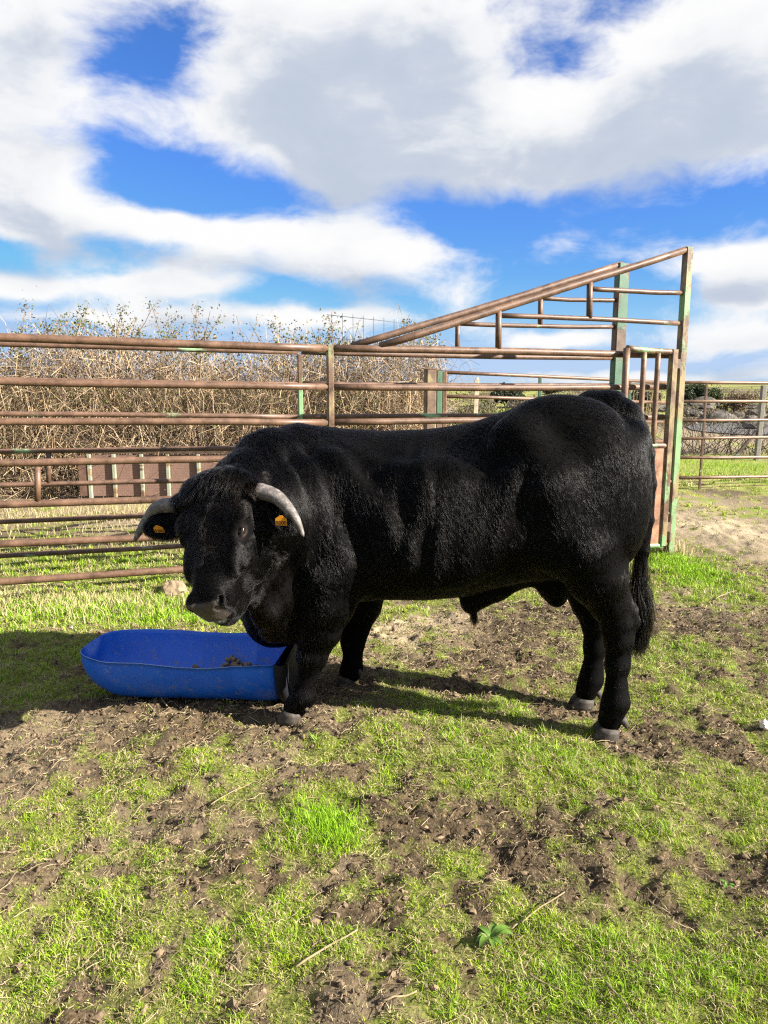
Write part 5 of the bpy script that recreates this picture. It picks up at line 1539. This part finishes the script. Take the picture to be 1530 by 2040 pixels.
# tufts: a centre and several blades round it
for (y0, y1, ua, ub, ntuft, per, hs_, ws_) in ((1.42, 3.0, -120, 1650, 20000, 14, 0.020, 0.0022), (3.0, 4.6, -120, 1650, 15500, 11, 0.023, 0.0031), (4.6, 7.2, -150, 1650, 13000, 9, 0.034, 0.0048), (7.2, 13.5, -150, 1700, 9500, 6, 0.045, 0.010)):
    P0 = scatter(ntuft, y0, y1, ua, ub)
    g0 = grass_amount(P0[:, 0], P0[:, 1])
    gap = sstep(fbm(P0[:, 0] * 21 + 3, P0[:, 1] * 21, 2, 0.5), 0.38, 0.56)
    keep = r6.random(len(P0)) < np.clip(0.12 + 1.2 * sstep(g0, 0.22, 0.78) * (0.12 + 0.88 * gap), 0, 1)
    P0, g0 = P0[keep], g0[keep]
    nb = len(P0) * per
    tuftr = np.repeat(0.006 + 0.016 * r6.random(len(P0)) ** 1.5, per) * (1 + 0.12 * (y0 - 1.4))
    X = np.repeat(P0[:, 0], per) + r6.normal(size=nb) * tuftr; Y = np.repeat(P0[:, 1], per) + r6.normal(size=nb) * tuftr
    g1 = np.repeat(g0, per)
    h = hs_ * (0.50 + 0.95 * sstep(g1, 0.45, 1.0)) * r6.uniform(0.4, 1.4, nb) * np.repeat(r6.uniform(0.6, 1.4, len(P0)), per)
    lean = r6.normal(scale=0.60, size=(nb, 2)) + np.repeat(r6.normal(scale=0.25, size=(len(P0), 2)), per, 0) + np.array([-0.10, 0.0])
    hue = np.repeat(r6.random(len(P0)), per)[:, None]
    deadp = np.repeat(r6.random(len(P0)) < 0.17 + 0.33 * (1 - sstep(g0, 0.35, 0.85)), per) | (r6.random(nb) < 0.16)
    gcol = np.array([0.155, 0.31, 0.010]) * (1 - hue) + np.array([0.36, 0.435, 0.030]) * hue
    lush = sstep(g1, 0.7, 1.0)[:, None]
    gcol = gcol * (1 - lush * 0.35) + np.array([0.19, 0.42, 0.012]) * lush * 0.35
    gcol = gcol * r6.uniform(0.7, 1.25, (nb, 1))
    dcol = np.array([0.50, 0.42, 0.23]) * r6.uniform(0.5, 1.2, (nb, 1))
    col = np.where(deadp[:, None], dcol, gcol) * 0.94
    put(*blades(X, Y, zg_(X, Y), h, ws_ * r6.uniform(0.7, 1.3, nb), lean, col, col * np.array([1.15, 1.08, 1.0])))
# taller dry grass at the foot of the race and thick lush spots
for (u, v, ru, rv, n, hh0, colr) in ((110, 1205, 260, 26, 2200, 0.075, 0), (330, 1090, 300, 40, 1900, 0.075, 0), (250, 1030, 420, 30, 2600, 0.12, 0), (1345, 1128, 62, 40, 5200, 0.055, 1), (640, 1630, 60, 44, 1500, 0.050, 1), (672, 1665, 45, 30, 700, 0.045, 1), (1330, 1095, 40, 10, 500, 0.13, 0), (150, 1215, 260, 26, 5000, 0.042, 1), (1440, 930, 150, 22, 4500, 0.07, 1), (420, 1232, 120, 10, 1400, 0.045, 1)):
    c = GP(u, v); rx = abs(GP(u + ru, v)[0] - c[0]); ry = abs(GP(u, v - rv)[1] - GP(u, v + rv)[1]) / 2
    X = c[0] + r6.normal(size=n) * rx * 0.55; Y = c[1] + r6.normal(size=n) * ry * 0.55
    lean = r6.normal(scale=0.35, size=(n, 2)); h = hh0 * r6.uniform(0.4, 1.2, n)
    col = (np.array([0.45, 0.38, 0.20]) if colr == 0 else np.array([0.23, 0.40, 0.018])) * r6.uniform(0.6, 1.25, (n, 1))
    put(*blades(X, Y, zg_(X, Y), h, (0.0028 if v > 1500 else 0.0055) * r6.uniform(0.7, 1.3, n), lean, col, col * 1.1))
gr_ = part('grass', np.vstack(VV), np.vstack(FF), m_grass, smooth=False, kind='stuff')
set_color(gr_.data, 'Col', np.vstack(CC))
tag(gr_, 'short green grass with dry blades growing in patches', 'grass')

# straw litter lying flat
def lying(n, y0, y1, lmin, lmax, wmin, wmax, colA, colB, name, label, cat, lift=0.005, bend=0.05, minus=None):
    P0 = scatter(n, y0, y1, -120, 1650)
    g0 = grass_amount(P0[:, 0], P0[:, 1])
    k = 4
    ang = r6.uniform(0, math.pi, n) * 0.75 + r6.normal(0.1, 0.4, n); L = lmin + (lmax - lmin) * r6.random(n) ** 3
    d_ = np.stack([np.cos(ang), np.sin(ang)], 1); pr_ = np.stack([-d_[:, 1], d_[:, 0]], 1)
    P_ = np.empty((n, k, 3)); bnd = r6.normal(scale=bend, size=n)
    for i, q in enumerate(np.linspace(-0.5, 0.5, k)):
        xy = P0 + d_ * (L * q)[:, None] + pr_ * (L * bnd * (q * q * 4 - 1) * 0.5)[:, None]
        P_[:, i, :2] = xy; P_[:, i, 2] = zg_(xy[:, 0], xy[:, 1]) + lift + r6.uniform(0, 0.010, n)
    zm = P_[:, :, 2].max(1, keepdims=True); P_[:, :, 2] = 0.55 * P_[:, :, 2] + 0.45 * zm + r6.normal(scale=0.003, size=(n, k))
    rr = (r6.uniform(wmin, wmax, n)[:, None] / 2) * np.array([0.8, 1, 1, 0.6])[None] * (1 + 0.12 * np.maximum(0, P0[:, 1:2] - 2))
    V, F = tubes_bulk(P_, rr)
    mixr = r6.random(n)[:, None]
    C = np.repeat((np.array(colA) * (1 - mixr) + np.array(colB) * mixr) * r6.uniform(0.6, 1.2, (n, 1)), k * 3, 0)
    o = part(name, V, F, m_twig, smooth=False, kind='stuff'); set_color(o.data, 'Col', C); tag(o, label, cat)
lying(20000, 1.42, 6.5, 0.012, 0.085, 0.0010, 0.0024, (0.46, 0.37, 0.22), (0.20, 0.145, 0.09), 'straw_litter', 'scattered pale straw and dead stalks lying on the ground', 'straw')
lying(7500, 1.42, 4.8, 0.006, 0.030, 0.0015, 0.0040, (0.30, 0.22, 0.14), (0.10, 0.07, 0.05), 'plant_debris', 'fine brown plant debris trodden into the mud', 'debris')

# clods of earth
nc = 11000
P0 = scatter(nc * 3, 1.45, 6.5, -120, 1650); g0 = grass_amount(P0[:, 0], P0[:, 1])
P0 = P0[r6.random(len(P0)) < np.clip(1.05 - sstep(g0, 0.22, 0.62), 0.05, 1)][:nc]; nc = len(P0)
bm_ = bmesh.new(); bmesh.ops.create_icosphere(bm_, subdivisions=1, radius=1.0)
S_ = np.array([v.co[:] for v in bm_.verts]); SF = np.array([[v.index for v in f.verts] for f in bm_.faces]); bm_.free()
sz_ = 0.003 + 0.009 * r6.random(nc) ** 4
V = S_[None] * (1 + 0.28 * r6.normal(size=(nc, len(S_), 1))) * (sz_[:, None] * r6.uniform(0.7, 1.4, (nc, 3)) * np.array([1, 1, 0.8]))[:, None, :]
V = V + np.stack([P0[:, 0], P0[:, 1], zg_(P0[:, 0], P0[:, 1]) + sz_ * 0.35], 1)[:, None, :]
F = (SF[None] + (np.arange(nc) * len(S_))[:, None, None]).reshape(-1, 3)
cm = r6.random(nc)[:, None]
C = np.repeat((np.array([0.045, 0.030, 0.019]) * (1 - cm) + np.array([0.20, 0.145, 0.09]) * cm) * r6.uniform(0.7, 1.2, (nc, 1)), len(S_), 0)
o = part('earth_clods', V.reshape(-1, 3), F, col_mat('earth_clod', 0.95), smooth=False, kind='stuff'); set_color(o.data, 'Col', C); tag(o, 'loose clods of dark and dry earth', 'earth')

# long dry stalks one can pick out
m_stalk = plain('dry_stalk', (0.24, 0.185, 0.105), 0.8, 0.2, 0.3, 60)
STALKS = [(590, 1935, 712, 1862, 0.0035, 'thick dry stalk lying slantwise in the left foreground'), (1040, 1842, 1125, 1785, 0.0026, 'dry stalk lying below the centre, above the broad leaved plant'), (1205, 1965, 1258, 2032, 0.003, 'dry stalk in the bottom right foreground pointing to the camera'), (1425, 1195, 1468, 1178, 0.0042, 'short pale stalk on the mud right of the bull tail'), (318, 1392, 333, 1412, 0.0042, 'short pale stick in front of the blue trough'), (1050, 1940, 1120, 1978, 0.0025, 'thin dry stalk in the lush grass at bottom right'), (420, 1600, 500, 1560, 0.0025, 'thin dry stalk on the mud left of the bright grass tuft'), (760, 2005, 830, 1985, 0.0028, 'dry stalk at the bottom edge near the centre'), (1020, 1850, 1060, 1815, 0.002, 'thin straw crossing below the longer stalk near the centre')]
for (u0, v0, u1, v1, r0, lab) in STALKS:
    a, c = GP(u0, v0), GP(u1, v1)
    q = np.linspace(0, 1, 7)[:, None]; pts = a + (c - a) * q; pr_ = np.cross(c - a, UP); pts = pts + pr_ * (0.06 * np.sin(q * 3.1) * random.uniform(-1, 1))
    pts[:, 2] = np.array([ground_at(p_) for p_ in pts]); pts[:, 2] = 0.4 * pts[:, 2] + 0.6 * pts[:, 2].max() + r0 + 0.010
    V, F = tube(pts, np.linspace(r0, r0 * 0.7, 7), 7); ctr = pts[3]
    o = part('dry_stalk', V - ctr, F, m_stalk); o.location = tuple(ctr); tag(o, lab, 'stalk')

# stones
m_stone = plain('tan_stone', (0.24, 0.18, 0.115), 0.9, 0.2, 0.3, 12, bmp=0.5)
m_white_stone = plain('white_stone', (0.62, 0.58, 0.52), 0.85, 0.2, 0.12, 20, bmp=0.4)
for (u, v, wd, ht2, mt, lab, sd_) in ((348, 1180, 0.10, 0.085, m_stone, 'tan rock on the grass just left of the bull muzzle', 1), (144, 1244, 0.024, 0.016, m_stone, 'flat pale tan stone at the shadow edge left of the trough', 2), (143, 1254, 0.014, 0.010, m_white_stone, 'small white stone just below the flat tan stone', 3), (1523, 1462, 0.030, 0.022, m_white_stone, 'white stone at the right edge of the picture', 4)):
    c = GP(u, v); z0 = ground_at(c)
    V, F = boulder((0, 0, ht2 * 0.45), wd, wd * 0.8, ht2, 400 + sd_, sub_=3)
    o = part('stone', V, F, mt, smooth=False); o.location = (c[0], c[1], z0); tag(o, lab, 'stone')

# broad leaved plants
m_broad = plain('broad_leaf', (0.075, 0.14, 0.018), 0.5, 0.35, 0.35, 30, bmp=0.2)
def rosette(u, v, n, L, label, seed):
    r_ = np.random.default_rng(seed); c = GP(u, v); z0 = ground_at(c)
    pl = thing('weed', (c[0], c[1], z0), label, 'plant')
    for i in range(n):
        a = 2 * math.pi * i / n + r_.uniform(-0.4, 0.4); l_2 = L * r_.uniform(0.6, 1.15); d_ = np.array([math.cos(a), math.sin(a), 0]); s_ = np.array([-d_[1], d_[0], 0])
        V, F = [], []
        m_ = 7
        for j in range(m_):
            q = j / (m_ - 1); w2 = l_2 * 0.17 * math.sin(math.pi * min(1, 0.08 + q * 0.92)) ** 0.8 + 0.0005
            ctr = np.array([c[0], c[1], z0]) + d_ * l_2 * q + UP * (l_2 * (0.85 * q - 0.75 * q * q) + 0.012)
            V += [ctr - s_ * w2 + UP * w2 * 0.35, ctr, ctr + s_ * w2 + UP * w2 * 0.35]
        for j in range(m_ - 1):
            F += [(3 * j, 3 * j + 1, 3 * j + 4, 3 * j + 3), (3 * j + 1, 3 * j + 2, 3 * j + 5, 3 * j + 4)]
        part('leaf', V, F, m_broad, pl)
rosette(977, 1868, 9, 0.060, 'broad leaved green weed standing alone in the foreground grass', 1)
rosette(1448, 1768, 6, 0.032, 'small green weed beside the earth lump at right', 2)
